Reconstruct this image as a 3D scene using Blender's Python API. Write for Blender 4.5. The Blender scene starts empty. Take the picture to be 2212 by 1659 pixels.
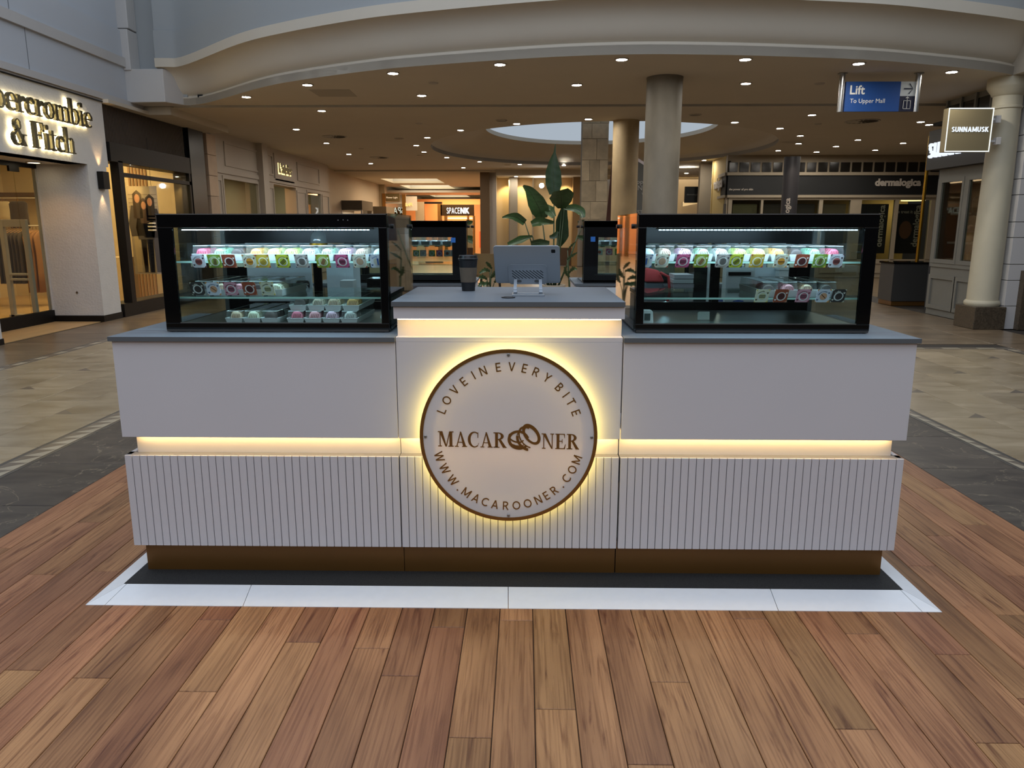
import bpy, bmesh, math, random
from mathutils import Vector, Matrix
random.seed(7)
R = math.radians
S = bpy.context.scene
COL = S.collection
# ------------------------------------------------------------------ camera
FPX, PITCH, YAW, ROLL = 1623.5, 0.2059, -0.0164, 0.0002
CAM = Vector((0.0573, -2.6894, 1.3396))
_fw = Vector((math.sin(YAW) * math.cos(PITCH), math.cos(YAW) * math.cos(PITCH), -math.sin(PITCH)))
_r = Vector((math.cos(YAW), -math.sin(YAW), 0)); _u = _r.cross(_fw)
_r, _u = _r * math.cos(ROLL) + _u * math.sin(ROLL), _u * math.cos(ROLL) - _r * math.sin(ROLL)
cd = bpy.data.cameras.new('camera'); cam = bpy.data.objects.new('camera', cd); COL.objects.link(cam)
cd.sensor_fit = 'HORIZONTAL'; cd.sensor_width = 36.0; cd.lens = FPX / 2212 * 36.0
cd.clip_start = 0.05; cd.clip_end = 200
m = Matrix((_r, _u, -_fw)).transposed().to_4x4(); m.translation = CAM; cam.matrix_world = m
S.camera = cam
# ------------------------------------------------------------------ world, light, exposure
def lin(c): 
    c = c / 255.0
    return c / 12.92 if c <= 0.04045 else ((c + 0.055) / 1.055) ** 2.4
def rgb(r, g, b): return (lin(r), lin(g), lin(b), 1.0)
W = bpy.data.worlds.new('overcast_sky'); S.world = W; W.use_nodes = True
W.node_tree.nodes['Background'].inputs[0].default_value = rgb(168, 179, 190)
W.node_tree.nodes['Background'].inputs[1].default_value = 1.0
S.view_settings.view_transform = 'Standard'; S.view_settings.look = 'None'
S.view_settings.exposure = 0.0; S.view_settings.gamma = 1.0; S.view_settings.use_curve_mapping = False
cy = S.cycles
cy.transparent_max_bounces = 40; cy.max_bounces = 8; cy.diffuse_bounces = 4; cy.glossy_bounces = 4; cy.transmission_bounces = 6
cy.caustics_reflective = False; cy.caustics_refractive = False; cy.sample_clamp_indirect = 6.0
def lamp(name, kind, loc, energy, col=(255, 225, 180), size=0.3, size_y=None, aim=None, spot=None):
    d = bpy.data.lights.new(name, kind); d.energy = energy; d.color = rgb(*col)[:3]
    if kind == 'AREA':
        d.size = size
        if size_y: d.shape = 'RECTANGLE'; d.size_y = size_y
    elif kind == 'SPOT':
        d.spot_size = R(spot or 70); d.spot_blend = 0.6; d.shadow_soft_size = size
    else: d.shadow_soft_size = size
    o = bpy.data.objects.new(name, d); COL.objects.link(o); o.location = loc
    if aim is not None: o.rotation_euler = (Vector(aim) - Vector(loc)).to_track_quat('-Z', 'Y').to_euler()
    return o
lamp('atrium_skylight', 'AREA', (0, -1.2, 7.5), 520, (226, 236, 255), 10, 12, aim=(0, -1.2, 0))
lamp('front_fill_light', 'AREA', (0, -8.4, 5.6), 130, (236, 238, 246), 9, 3, aim=(0, 1, .6))  # added fill behind the viewer, brightens the kiosk front
# ------------------------------------------------------------------ helpers: pixels of the photograph to places
def ray(u, v): return _fw + _r * ((u - 1106) / FPX) - _u * ((v - 829.5) / FPX)
def at(u, v, x=None, y=None, z=None):
    d = ray(u, v)
    t = (x - CAM.x) / d.x if x is not None else (y - CAM.y) / d.y if y is not None else (z - CAM.z) / d.z
    return CAM + d * t
# ------------------------------------------------------------------ helpers: materials
MATS = {}
def mat(name, col, rough=0.5, metal=0.0, emit=None, strength=1.0, spec=0.5, var=0.0, nscale=6.0, nstretch=(1, 1, 1), ndetail=4.0, bump=0.0, bscale=60.0, rand=0.0, coat=0.0, col2=None, sheen=0.0):
    if name in MATS: return MATS[name]
    m = bpy.data.materials.new(name); m.use_nodes = True; nt = m.node_tree; N, L = nt.nodes, nt.links
    b = N['Principled BSDF']; c = rgb(*col)
    b.inputs['Base Color'].default_value = c; b.inputs['Roughness'].default_value = rough; b.inputs['Metallic'].default_value = metal
    b.inputs['Specular IOR Level'].default_value = spec; b.inputs['Coat Weight'].default_value = coat; b.inputs['Sheen Weight'].default_value = sheen
    if emit: b.inputs['Emission Color'].default_value = rgb(*emit); b.inputs['Emission Strength'].default_value = strength
    if var or rand or bump:
        tc = N.new('ShaderNodeTexCoord'); mp = N.new('ShaderNodeMapping'); mp.inputs['Scale'].default_value = nstretch
        L.new(tc.outputs['Object'], mp.inputs['Vector'])
        oi = N.new('ShaderNodeObjectInfo'); vm = N.new('ShaderNodeVectorMath'); vm.operation = 'MULTIPLY_ADD'
        cb = N.new('ShaderNodeCombineXYZ')
        for k in range(3): L.new(oi.outputs['Random'], cb.inputs[k])
        vm.inputs[1].default_value = (37, 53, 71)
        L.new(cb.outputs[0], vm.inputs[0]); L.new(mp.outputs[0], vm.inputs[2])
        if var or rand:
            nz = N.new('ShaderNodeTexNoise'); nz.inputs['Scale'].default_value = nscale; nz.inputs['Detail'].default_value = ndetail
            L.new(vm.outputs[0], nz.inputs['Vector'])
            mr = N.new('ShaderNodeMapRange'); mr.inputs[1].default_value = 0.3; mr.inputs[2].default_value = 0.7
            L.new(nz.outputs['Fac'], mr.inputs[0])
            mx = N.new('ShaderNodeMix'); mx.data_type = 'RGBA'
            L.new(mr.outputs[0], mx.inputs['Factor'])
            c2 = rgb(*col2) if col2 else tuple(max(0, x * (1 - var)) for x in c[:3]) + (1,)
            mx.inputs['A'].default_value = c; mx.inputs['B'].default_value = c2
            hs = N.new('ShaderNodeHueSaturation'); L.new(mx.outputs['Result'], hs.inputs['Color'])
            m2 = N.new('ShaderNodeMapRange'); m2.inputs[3].default_value = 1 - rand; m2.inputs[4].default_value = 1 + rand
            L.new(oi.outputs['Random'], m2.inputs[0]); L.new(m2.outputs[0], hs.inputs['Value'])
            L.new(hs.outputs[0], b.inputs['Base Color'])
        if bump:
            n2 = N.new('ShaderNodeTexNoise'); n2.inputs['Scale'].default_value = bscale; n2.inputs['Detail'].default_value = 3
            L.new(vm.outputs[0], n2.inputs['Vector']); bp = N.new('ShaderNodeBump'); bp.inputs['Strength'].default_value = bump; bp.inputs['Distance'].default_value = 0.01
            L.new(n2.outputs['Fac'], bp.inputs['Height']); L.new(bp.outputs[0], b.inputs['Normal'])
    MATS[name] = m; return m
def glow(name, col, strength):
    if name in MATS: return MATS[name]
    m = bpy.data.materials.new(name); m.use_nodes = True; N = m.node_tree.nodes; N.remove(N['Principled BSDF'])
    e = N.new('ShaderNodeEmission'); e.inputs[0].default_value = rgb(*col); e.inputs[1].default_value = strength
    m.node_tree.links.new(e.outputs[0], N['Material Output'].inputs[0]); MATS[name] = m; return m
def glass(name, tint=(235, 242, 240), refl=1.0, rough=0.02, haze=0.0, hazecol=(225, 235, 235)):
    if name in MATS: return MATS[name]
    m = bpy.data.materials.new(name); m.use_nodes = True; nt = m.node_tree; N, L = nt.nodes, nt.links; N.remove(N['Principled BSDF'])
    t = N.new('ShaderNodeBsdfTransparent'); t.inputs[0].default_value = rgb(*tint)
    g = N.new('ShaderNodeBsdfGlossy'); g.inputs['Roughness'].default_value = rough
    f = N.new('ShaderNodeLayerWeight'); f.inputs[0].default_value = .5        # Schlick reflection, alike from both sides of the pane
    pw = N.new('ShaderNodeMath'); pw.operation = 'POWER'; pw.inputs[1].default_value = 5; L.new(f.outputs['Facing'], pw.inputs[0])
    k = N.new('ShaderNodeMath'); k.operation = 'MULTIPLY_ADD'; k.inputs[1].default_value = .9 * refl; k.inputs[2].default_value = .035 * refl; k.use_clamp = True; L.new(pw.outputs[0], k.inputs[0])
    x = N.new('ShaderNodeMixShader'); L.new(k.outputs[0], x.inputs[0]); L.new(t.outputs[0], x.inputs[1]); L.new(g.outputs[0], x.inputs[2])
    out = x
    if haze:
        d = N.new('ShaderNodeBsdfDiffuse'); d.inputs[0].default_value = rgb(*hazecol)
        y = N.new('ShaderNodeMixShader'); y.inputs[0].default_value = haze; L.new(x.outputs[0], y.inputs[1]); L.new(d.outputs[0], y.inputs[2]); out = y
    L.new(out.outputs[0], N['Material Output'].inputs[0]); MATS[name] = m; return m
# ------------------------------------------------------------------ helpers: objects
OFF = {}
def props(o, label=None, cat=None, group=None, kind=None):
    for k, v in (('label', label), ('category', cat), ('group', group), ('kind', kind)):
        if v: o[k] = v
    return o
def thing(name, label, cat, loc=(0, 0, 0), rotz=0.0, group=None, local=False):
    o = bpy.data.objects.new(name, None); COL.objects.link(o); o.location = loc; o.rotation_euler = (0, 0, rotz); o.empty_display_size = 0.05
    if not local: OFF[o.name] = Vector(loc)
    return props(o, label, cat, group)
class MB:
    def __init__(s): s.v = []; s.f = []
    def add(s, vs, fs):
        n = len(s.v); s.v += [tuple(p) for p in vs]; s.f += [tuple(i + n for i in f) for f in fs]; return s
    def box(s, x0, x1, y0, y1, z0, z1):
        return s.add([(x, y, z) for z in (z0, z1) for y in (y0, y1) for x in (x0, x1)], [(0, 2, 3, 1), (4, 5, 7, 6), (0, 1, 5, 4), (2, 6, 7, 3), (0, 4, 6, 2), (1, 3, 7, 5)])
    def hexa(s, a, b):          # two matching quads a, b (a = bottom, b = top), anticlockwise from above
        return s.add(list(a) + list(b), [(3, 2, 1, 0), (4, 5, 6, 7), (0, 1, 5, 4), (1, 2, 6, 5), (2, 3, 7, 6), (3, 0, 4, 7)])
    def quad(s, a, b, c, d, t=0.0):   # a panel with thickness t behind its normal
        a, b, c, d = map(Vector, (a, b, c, d))
        if not t: return s.add([a, b, c, d], [(0, 1, 2, 3)])
        n = (b - a).cross(d - a).normalized() * -t
        return s.hexa([a + n, b + n, c + n, d + n], [a, b, c, d])
    def prism(s, pts, z0, z1):
        n = len(pts); A = [(p[0], p[1], z0) for p in pts]; B = [(p[0], p[1], z1) for p in pts]
        return s.add(A + B, [tuple(range(n - 1, -1, -1)), tuple(range(n, 2 * n))] + [(i, (i + 1) % n, n + (i + 1) % n, n + i) for i in range(n)])
    def pris(s, pts, d):        # 3D polygon pushed along vector d
        n = len(pts); d = Vector(d); A = [Vector(p) for p in pts]; B = [p + d for p in A]
        return s.add(A + B, [tuple(range(n - 1, -1, -1)), tuple(range(n, 2 * n))] + [(i, (i + 1) % n, n + (i + 1) % n, n + i) for i in range(n)])
    def lathe(s, prof, c=(0, 0, 0), n=24, ax='z', cap=True):
        vs = []; fs = []; c = Vector(c)
        for r, h in prof:
            for i in range(n):
                a = 2 * math.pi * i / n; x, y = r * math.cos(a), r * math.sin(a)
                vs.append(c + Vector((x, y, h) if ax == 'z' else (x, h, y) if ax == 'y' else (h, x, y)))
        for k in range(len(prof) - 1):
            for i in range(n):
                j = (i + 1) % n; q = (k * n + i, k * n + j, (k + 1) * n + j, (k + 1) * n + i)
                fs.append(q if ax != 'y' else q[::-1])
        if cap:
            a, b = tuple(range(n))[::-1], tuple(range((len(prof) - 1) * n, len(prof) * n))
            fs += [a, b] if ax != 'y' else [a[::-1], b[::-1]]
        return s.add(vs, fs)
    def cyl(s, c, r, h, n=20, ax='z', r2=None): return s.lathe([(r, 0), (r if r2 is None else r2, h)], c, n, ax)
    def tube(s, path, r, n=8):
        P = [Vector(p) for p in path]; vs = []; fs = []
        rr = r if isinstance(r, (list, tuple)) else [r] * len(P)
        for k, p in enumerate(P):
            d = (P[min(k + 1, len(P) - 1)] - P[max(k - 1, 0)]).normalized()
            a = d.cross(Vector((0, 0, 1)) if abs(d.z) < 0.9 else Vector((1, 0, 0))).normalized(); b = d.cross(a)
            vs += [p + (a * math.cos(2 * math.pi * i / n) + b * math.sin(2 * math.pi * i / n)) * rr[k] for i in range(n)]
        for k in range(len(P) - 1):
            for i in range(n): fs.append((k * n + i, k * n + (i + 1) % n, (k + 1) * n + (i + 1) % n, (k + 1) * n + i))
        fs += [tuple(range(n))[::-1], tuple(range((len(P) - 1) * n, len(P) * n))]
        return s.add(vs, fs)
    def ring(s, c, ro, ri, d, n=48, ax='y', a0=0.0, a1=360.0):     # flat ring of depth d
        full = abs(a1 - a0) >= 359.9; k = n if full else n + 1; vs = []; fs = []; c = Vector(c)
        for i in range(k):
            a = R(a0 + (a1 - a0) * i / n); ca, sa = math.cos(a), math.sin(a)
            for rr, h in ((ro, 0), (ri, 0), (ri, d), (ro, d)):
                vs.append(c + (Vector((rr * ca, h, rr * sa)) if ax == 'y' else Vector((rr * ca, rr * sa, h))))
        for i in range(n if full else n):
            j = (i + 1) % k
            for q in range(4): fs.append((i * 4 + q, i * 4 + (q + 1) % 4, j * 4 + (q + 1) % 4, j * 4 + q))
        if not full: fs += [(0, 1, 2, 3), tuple(4 * (k - 1) + q for q in (3, 2, 1, 0))]
        return s.add(vs, fs)
    def mesh(s, name, m, off=None, smooth=False, bevel=0.0, fix=True):
        me = bpy.data.meshes.new(name); o = Vector(off) if off is not None else Vector((0, 0, 0))
        me.from_pydata([tuple(Vector(v) - o) for v in s.v], [], s.f)
        if m: me.materials.append(m)
        if fix or bevel:
            bm = bmesh.new(); bm.from_mesh(me); bmesh.ops.recalc_face_normals(bm, faces=bm.faces)
            if bevel:
                bmesh.ops.bevel(bm, geom=[e for e in bm.edges if len(e.link_faces) == 2 and e.calc_face_angle(0) > 0.6], offset=bevel, segments=2, profile=0.5, affect='EDGES')
            bm.to_mesh(me); bm.free()
        if smooth:
            me.polygons.foreach_set('use_smooth', [True] * len(me.polygons))
            if smooth is not True: me.set_sharp_from_angle(angle=R(smooth))
        me.update(); return me
    def build(s, name, m, parent=None, smooth=False, bevel=0.0, label=None, cat=None, group=None, kind=None, fix=True):
        if parent is None:
            xs, ys, zs = zip(*s.v); off = Vector(((min(xs) + max(xs)) / 2, (min(ys) + max(ys)) / 2, min(zs)))
        else: off = OFF.get(parent.name, Vector((0, 0, 0)))
        o = bpy.data.objects.new(name, s.mesh(name, m, off, smooth, bevel, fix)); COL.objects.link(o)
        if parent is None: o.location = off; OFF[o.name] = off
        else: o.parent = parent; OFF[o.name] = off
        return props(o, label, cat, group, kind)
def inst(name, me, parent=None, loc=(0, 0, 0), rotz=0.0, **kw):
    o = bpy.data.objects.new(name, me); COL.objects.link(o); o.parent = parent
    off = OFF.get(parent.name, Vector((0, 0, 0))) if parent else Vector((0, 0, 0))
    o.location = Vector(loc) - off; o.rotation_euler = (0, 0, rotz); return props(o, **kw)
def kids(o): return [c for c in bpy.data.objects if c.parent == o]
def copy_tree(o, parent=None, ch=None):
    c = o.copy(); COL.objects.link(c)
    if parent: c.parent = parent
    for k in (ch if ch is not None else list(o.children)): copy_tree(k, c)
    return c
def struct(mb, name, m, parent=None, **kw): return mb.build(name, m, parent, kind='structure' if parent is None else None, **kw)
ORD = ['first', 'second', 'third', 'fourth', 'fifth', 'sixth', 'seventh', 'eighth', 'ninth', 'tenth', 'eleventh', 'twelfth', 'thirteenth', 'fourteenth', 'fifteenth', 'sixteenth']
# ------------------------------------------------------------------ helpers: lettering
def text_mb(txt, size, place, depth=0.004, bold=0.0, align='CENTER', width=None, height=None, spacing=1.0):
    """built-in font; place(x, y, d) gives the 3D point of text coordinates x, y and depth d"""
    c = bpy.data.curves.new('t', 'FONT'); c.body = txt; c.size = size; c.offset = bold; c.align_x = align; c.space_character = spacing
    c.resolution_u = 3; c.extrude = depth / 2 if depth else 0
    o = bpy.data.objects.new('t', c); me = o.to_mesh()
    vs = [v.co.copy() for v in me.vertices]; fs = [tuple(p.vertices) for p in me.polygons]
    o.to_mesh_clear(); bpy.data.objects.remove(o); bpy.data.curves.remove(c)
    if width and vs:
        x0, x1 = min(v.x for v in vs), max(v.x for v in vs); y0, y1 = min(v.y for v in vs), max(v.y for v in vs)
        k = width / (x1 - x0); ky = height / (y1 - y0) if height else k; xm = (x0 + x1) / 2
        for v in vs: v.x = (v.x - xm) * k; v.y = (v.y - y0) * ky if height else v.y * ky
    return MB().add([place(v.x, v.y, v.z + depth / 2) for v in vs], fs)
def xz(cx, y, cz): return lambda a, b, d: (cx + a, y - d, cz + b)
class Glyph:                          # serif letters: convex pieces in a cap-height-1 frame
    def __init__(s): s.p = []
    def r(s, x0, x1, y0, y1): s.p.append([(x0, y0), (x1, y0), (x1, y1), (x0, y1)]); return s
    def q(s, *pts): s.p.append(list(pts)); return s
    def arc(s, cx, cy, ro, rio, a0, a1, n=14, dx=0.0):   # outer radii ro=(rx,ry), inner rio, inner centre shifted dx
        for i in range(n):
            a, b = R(a0 + (a1 - a0) * i / n), R(a0 + (a1 - a0) * (i + 1) / n)
            s.p.append([(cx + ro[0] * math.cos(a), cy + ro[1] * math.sin(a)), (cx + ro[0] * math.cos(b), cy + ro[1] * math.sin(b)), (cx + dx + rio[0] * math.cos(b), cy + rio[1] * math.sin(b)), (cx + dx + rio[0] * math.cos(a), cy + rio[1] * math.sin(a))])
        return s
SER = 0.055
def glyphs():
    G = {}; e = SER
    G['M'] = (1.06, Glyph().r(.11, .175, 0, 1).q((.09, 1), (.30, 1), (.58, 0), (.49, 0)).q((.75, 1), (.82, 1), (.58, 0), (.51, 0)).r(.76, .95, 0, 1).r(0, .26, 0, e).r(.68, 1.04, 0, e).r(.0, .26, 1 - e, 1).r(.76, 1.04, 1 - e, 1))
    G['A'] = (.82, Glyph().q((.09, 0), (.165, 0), (.42, .93), (.37, 1)).q((.35, 1), (.43, 1), (.76, 0), (.56, 0)).r(.2, .6, .28, .33).r(0, .26, 0, e).r(.48, .82, 0, e))
    G['C'] = (.78, Glyph().arc(.43, .5, (.43, .52), (.28, .45), 55, 305, 20, .03).q((.64, .62), (.69, .62), (.70, 1), (.65, .93)).q((.62, .06), (.67, .10), (.74, .28), (.70, .26)))
    G['R'] = (.84, Glyph().r(.11, .30, 0, 1).arc(.30, .755, (.38, .245), (.19, .185), -90, 90).r(.12, .32, .95, 1).r(.12, .32, .51, .56).q((.32, .53), (.49, .55), (.86, 0), (.63, 0)).r(0, .40, 0, e).r(0, .2, 1 - e, 1).r(.62, .86, 0, e))
    G['N'] = (.88, Glyph().r(.12, .185, 0, 1).q((.07, 1), (.29, 1), (.765, 0), (.68, 0)).r(.70, .765, 0, 1).r(.03, .28, 0, e).r(0, .2, 1 - e, 1).r(.60, .86, 1 - e, 1))
    G['E'] = (.76, Glyph().r(.11, .30, 0, 1).r(.02, .68, 1 - e, 1).r(.02, .70, 0, e).r(.28, .5, .49, .54).q((.48, .38), (.52, .38), (.52, .65), (.48, .65)).q((.60, .97), (.68, .97), (.68, .72), (.66, .72)).q((.60, .03), (.70, .03), (.74, .32), (.71, .32)))
    x = .66                                     # x height
    def bowl(g, cx, w, a0=0, a1=360): return g.arc(cx, x / 2, (w, x / 2 + .015), (w * .5, x / 2 - .05), a0, a1, 20)
    G['o'] = (.60, bowl(Glyph(), .30, .29))
    G['c'] = (.54, bowl(Glyph(), .30, .29, 55, 310).arc(.42, .50, (.09, .09), (.001, .001), 0, 360, 10))
    G['e'] = (.56, bowl(Glyph(), .30, .29, 0, 312).r(.14, .56, .33, .38))
    G['b'] = (.66, Glyph().r(.06, .22, 0, 1.08).r(0, .1, 1.03, 1.08).arc(.33, x / 2, (.3, x / 2 + .015), (.14, x / 2 - .05), -115, 115, 16))
    G['r'] = (.50, Glyph().r(.06, .22, 0, x).r(0, .1, x - e, x).r(0, .32, 0, e).arc(.40, .53, (.1, .1), (.001, .001), 0, 360, 10).q((.2, .42), (.24, .38), (.42, .64), (.36, .64)))
    G['i'] = (.30, Glyph().r(.06, .22, 0, x).r(0, .1, x - e, x).r(0, .29, 0, e).arc(.14, .9, (.11, .11), (.001, .001), 0, 360, 12))
    G['m'] = (1.0, Glyph().r(.06, .22, 0, x).r(0, .1, x - e, x).r(0, .28, 0, e).r(.42, .58, 0, .5).r(.78, .94, 0, .5).r(.37, .63, 0, e).r(.72, 1, 0, e).arc(.38, .47, (.2, .2), (.04, .12), 0, 150, 10).arc(.74, .47, (.2, .2), (.04, .12), 0, 150, 10))
    G['h'] = (.68, Glyph().r(.06, .22, 0, 1.08).r(0, .1, 1.03, 1.08).r(0, .28, 0, e).r(.44, .6, 0, .5).r(.38, .66, 0, e).arc(.40, .47, (.2, .2), (.04, .12), 0, 150, 10))
    G['t'] = (.42, Glyph().r(.08, .24, .08, x + .16).r(0, .38, x - .05, x).arc(.26, .14, (.18, .15), (.04, .09), 180, 320, 10))
    G['F'] = (.74, Glyph().r(.08, .27, 0, 1.05).r(0, .66, 1, 1.05).r(0, .36, 0, e).r(.27, .5, .5, .56).q((.46, .38), (.51, .38), (.51, .68), (.46, .68)).q((.58, 1.02), (.68, 1.02), (.68, .74), (.65, .74)).arc(.66, .74, (.06, .06), (.001, .001), 0, 360, 8))
    G['&'] = (.86, Glyph().arc(.36, .80, (.19, .22), (.09, .17), 0, 360, 18).arc(.32, .28, (.30, .29), (.17, .22), 100, 330, 18).q((.20, .72), (.32, .80), (.80, 0), (.58, 0)).q((.62, .42), (.68, .44), (.56, .12), (.50, .08)).r(.52, .82, .40, .45))
    return G
GL = glyphs()
def sans(ch, w):                      # plain capitals drawn with strokes of width w, cap height 1: (advance, convex pieces)
    P = []; h = w / 2
    V = lambda x, a=0.0, b=1.0: P.append([(x - h, a), (x + h, a), (x + h, b), (x - h, b)])
    H = lambda y, a, b: P.append([(a, y - h), (b, y - h), (b, y + h), (a, y + h)])
    def D(x0, y0, x1, y1):
        k = h * math.hypot(x1 - x0, y1 - y0) / abs(y1 - y0); P.append([(x0 - k, y0), (x0 + k, y0), (x1 + k, y1), (x1 - k, y1)])
    def A(cx, cy, rx, ry, a0, a1, n=16):
        g = Glyph().arc(cx, cy, (rx + h, ry + h), (rx - h, ry - h), a0, a1, n); P.extend(g.p)
    l = h
    if ch == 'L': V(l); H(h, 0, .52); W_ = .52
    elif ch == 'O': A(.45, .5, .45 - h, .5 - h, 0, 360, 32); W_ = .9
    elif ch == 'V': D(.38, 0, l * 1.1, 1); D(.38, 0, .76 - l * 1.1, 1); W_ = .76
    elif ch == 'E': V(l); H(h, 0, .54); H(.5, 0, .5); H(1 - h, 0, .54); W_ = .54
    elif ch == 'I': V(l); W_ = w
    elif ch == 'N': V(l); V(.74 - l); D(.74 - l, 0, l, 1); W_ = .74
    elif ch in 'RP':
        V(l); H(1 - h, 0, .33); H(.46, 0, .33); A(.33, .73 , .27 - h, .27 - h, -90, 90); W_ = .6
        if ch == 'R': D(.58, 0, .32, .46); W_ = .62
    elif ch == 'Y': V(.36, 0, .45); D(.36, .42, l, 1); D(.36, .42, .72 - l, 1); W_ = .72
    elif ch == 'B': V(l); H(h, 0, .34); H(.51, 0, .34); H(1 - h, 0, .32); A(.32, .755, .245 - h, .245 - h, -90, 90); A(.34, .255, .255 - h, .255 - h, -90, 90); W_ = .6
    elif ch == 'T': H(1 - h, 0, .64); V(.32); W_ = .64
    elif ch == 'W':
        for a, b in ((.30, l), (.30, .57), (.84, .57), (.84, 1.14 - l)): D(a, 0, b, 1)
        W_ = 1.14
    elif ch == 'M': V(l); V(.92 - l); D(.46, .12, l, 1); D(.46, .12, .92 - l, 1); W_ = .92
    elif ch == 'A': D(l * 1.1, 0, .40, 1); D(.80 - l * 1.1, 0, .40, 1); H(.31, .16, .64); W_ = .8
    elif ch == 'C': A(.46, .5, .46 - h, .5 - h, 48, 312, 26); W_ = .78
    elif ch == 'S': A(.3, .745, .28 - h, .255 - h, 25, 270); A(.3, .255, .30 - h, .255 - h + 1e-3, 90, -155); W_ = .6
    elif ch == 'U': V(l, .3); V(.70 - l, .3); A(.35, .33, .35 - h, .33 - h, 180, 360); W_ = .7
    elif ch == 'K': V(l); D(.12, .38, .56, 1); D(.60, 0, .26, .56); W_ = .64
    elif ch == '.': P.append([(0, 0), (w * 1.2, 0), (w * 1.2, w * 1.2), (0, w * 1.2)]); W_ = w * 1.2
    else: W_ = .4
    return W_, P
def sans_mb(txt, w, gap, place, width, height, depth):
    """a word of stroke capitals fitted to width x height from its left baseline corner"""
    L = [(c,) + sans(c, w) for c in txt]; tot = sum(l[1] for l in L) + gap * (len(L) - 1); sx = width / tot; x = 0.0; mb = MB()
    for c, wd, ps in L:
        for i_, p in enumerate(ps):
            A = [place((x + a) * sx, b * height, depth * (1 + .05 * (i_ % 9))) for a, b in p]; B = [place((x + a) * sx, b * height, 0) for a, b in p]; n = len(p)
            mb.add(A + B, [tuple(range(n)), tuple(range(2 * n - 1, n - 1, -1))] + [(i, n + i, n + (i + 1) % n, (i + 1) % n) for i in range(n)])
        x += wd + gap
    return mb
def serif_mb(txt, size, place, depth, gap=0.06, kern=None):
    mb = MB(); x = 0.0; out = []
    for ch in txt:
        if ch == ' ': x += .35; continue
        w, g = GL[ch]
        for i_, p in enumerate(g.p):
            n = len(p); A = [place((x + a) * size, b * size, depth * (1 + .05 * (i_ % 9))) for a, b in p]; B = [place((x + a) * size, b * size, 0) for a, b in p]
            mb.add(A + B, [tuple(range(n)), tuple(range(2 * n - 1, n - 1, -1))] + [(i, n + i, n + (i + 1) % n, (i + 1) % n) for i in range(n)])
        x += w + gap
    return mb, (x - gap) * size
# ================================================================== MATERIALS
HC = 3.2
m_white = mat('painted_white', (196, 193, 190), .55, var=.03, nscale=2)
m_laminate = mat('white_laminate', (205, 203, 206), .42, var=.02, nscale=3)
m_ceiling = mat('ceiling_paint', (205, 196, 180), .85, var=.04, nscale=1.5)
m_render = mat('textured_render', (203, 201, 198), .9, var=.05, nscale=8, bump=.55, bscale=38)
m_black = mat('black_metal', (8, 8, 9), .3, spec=.25)
m_blackgloss = mat('black_gloss', (5, 5, 6), .08)
m_dark = mat('dark_bronze', (18, 15, 13), .5, var=.1, spec=.25)
m_grey = mat('grey_laminate', (110, 116, 122), .55, spec=.12, var=.04, nscale=12)
m_greyedge = mat('grey_edge', (88, 92, 95), .45)
m_gold = mat('gold_plinth', (120, 84, 40), .36, metal=.5, var=.12, nscale=3)
m_brass = mat('brass', (190, 145, 50), .22, metal=1.0)
m_bronze = mat('bronze_mirror', (150, 108, 56), .3, metal=.75)
m_steel = mat('brushed_steel', (170, 170, 168), .28, metal=1.0)
m_stone = mat('rough_stone', (208, 192, 164), .75, var=.3, nscale=5, bump=.35, bscale=25, rand=.14)
m_concrete_lit = mat('plaster_warm_lit', (196, 172, 132), .6, var=.34, nscale=3.2, ndetail=7, nstretch=(1, 1, .6))  # lighter copy of the column plaster, warm light put into its colour
m_concrete = mat('polished_plaster', (128, 121, 107), .6, var=.34, nscale=3.2, ndetail=7, nstretch=(1, 1, .6), bump=.1, bscale=20)
m_granite = mat('dark_granite', (92, 80, 64), .4, var=.6, nscale=55, bump=.1)
m_greypaint = mat('grey_paint', (128, 128, 122), .55, var=.04)
m_greige = mat('greige_paint', (160, 146, 124), .6, var=.04)
m_warmwhite = mat('panelled_paint', (178, 168, 156), .6, var=.03)
m_paintwall = mat('blue_grey_wall', (160, 164, 166), .85, var=.03, nscale=1)
m_glass = glass('clear_glass')
m_shopglass = glass('shop_glass', (225, 228, 222), 1.0)
m_rubber = mat('black_matting', (20, 20, 20), .8, var=.3, nscale=240, col2=(46, 46, 46), bump=.3, bscale=300)
m_alu = mat('white_aluminium', (236, 238, 240), .38, metal=.1, var=.03, nscale=30)
m_led = glow('warm_strip_light', (255, 214, 144), 23)
m_halo = glow('yellow_halo_light', (255, 226, 120), 11)
m_cool = glow('cool_strip_light', (200, 232, 255), 12)
m_down = glow('downlight_glow', (255, 248, 236), 320)
m_trimw = mat('white_trim', (180, 172, 160), .5)

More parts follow.
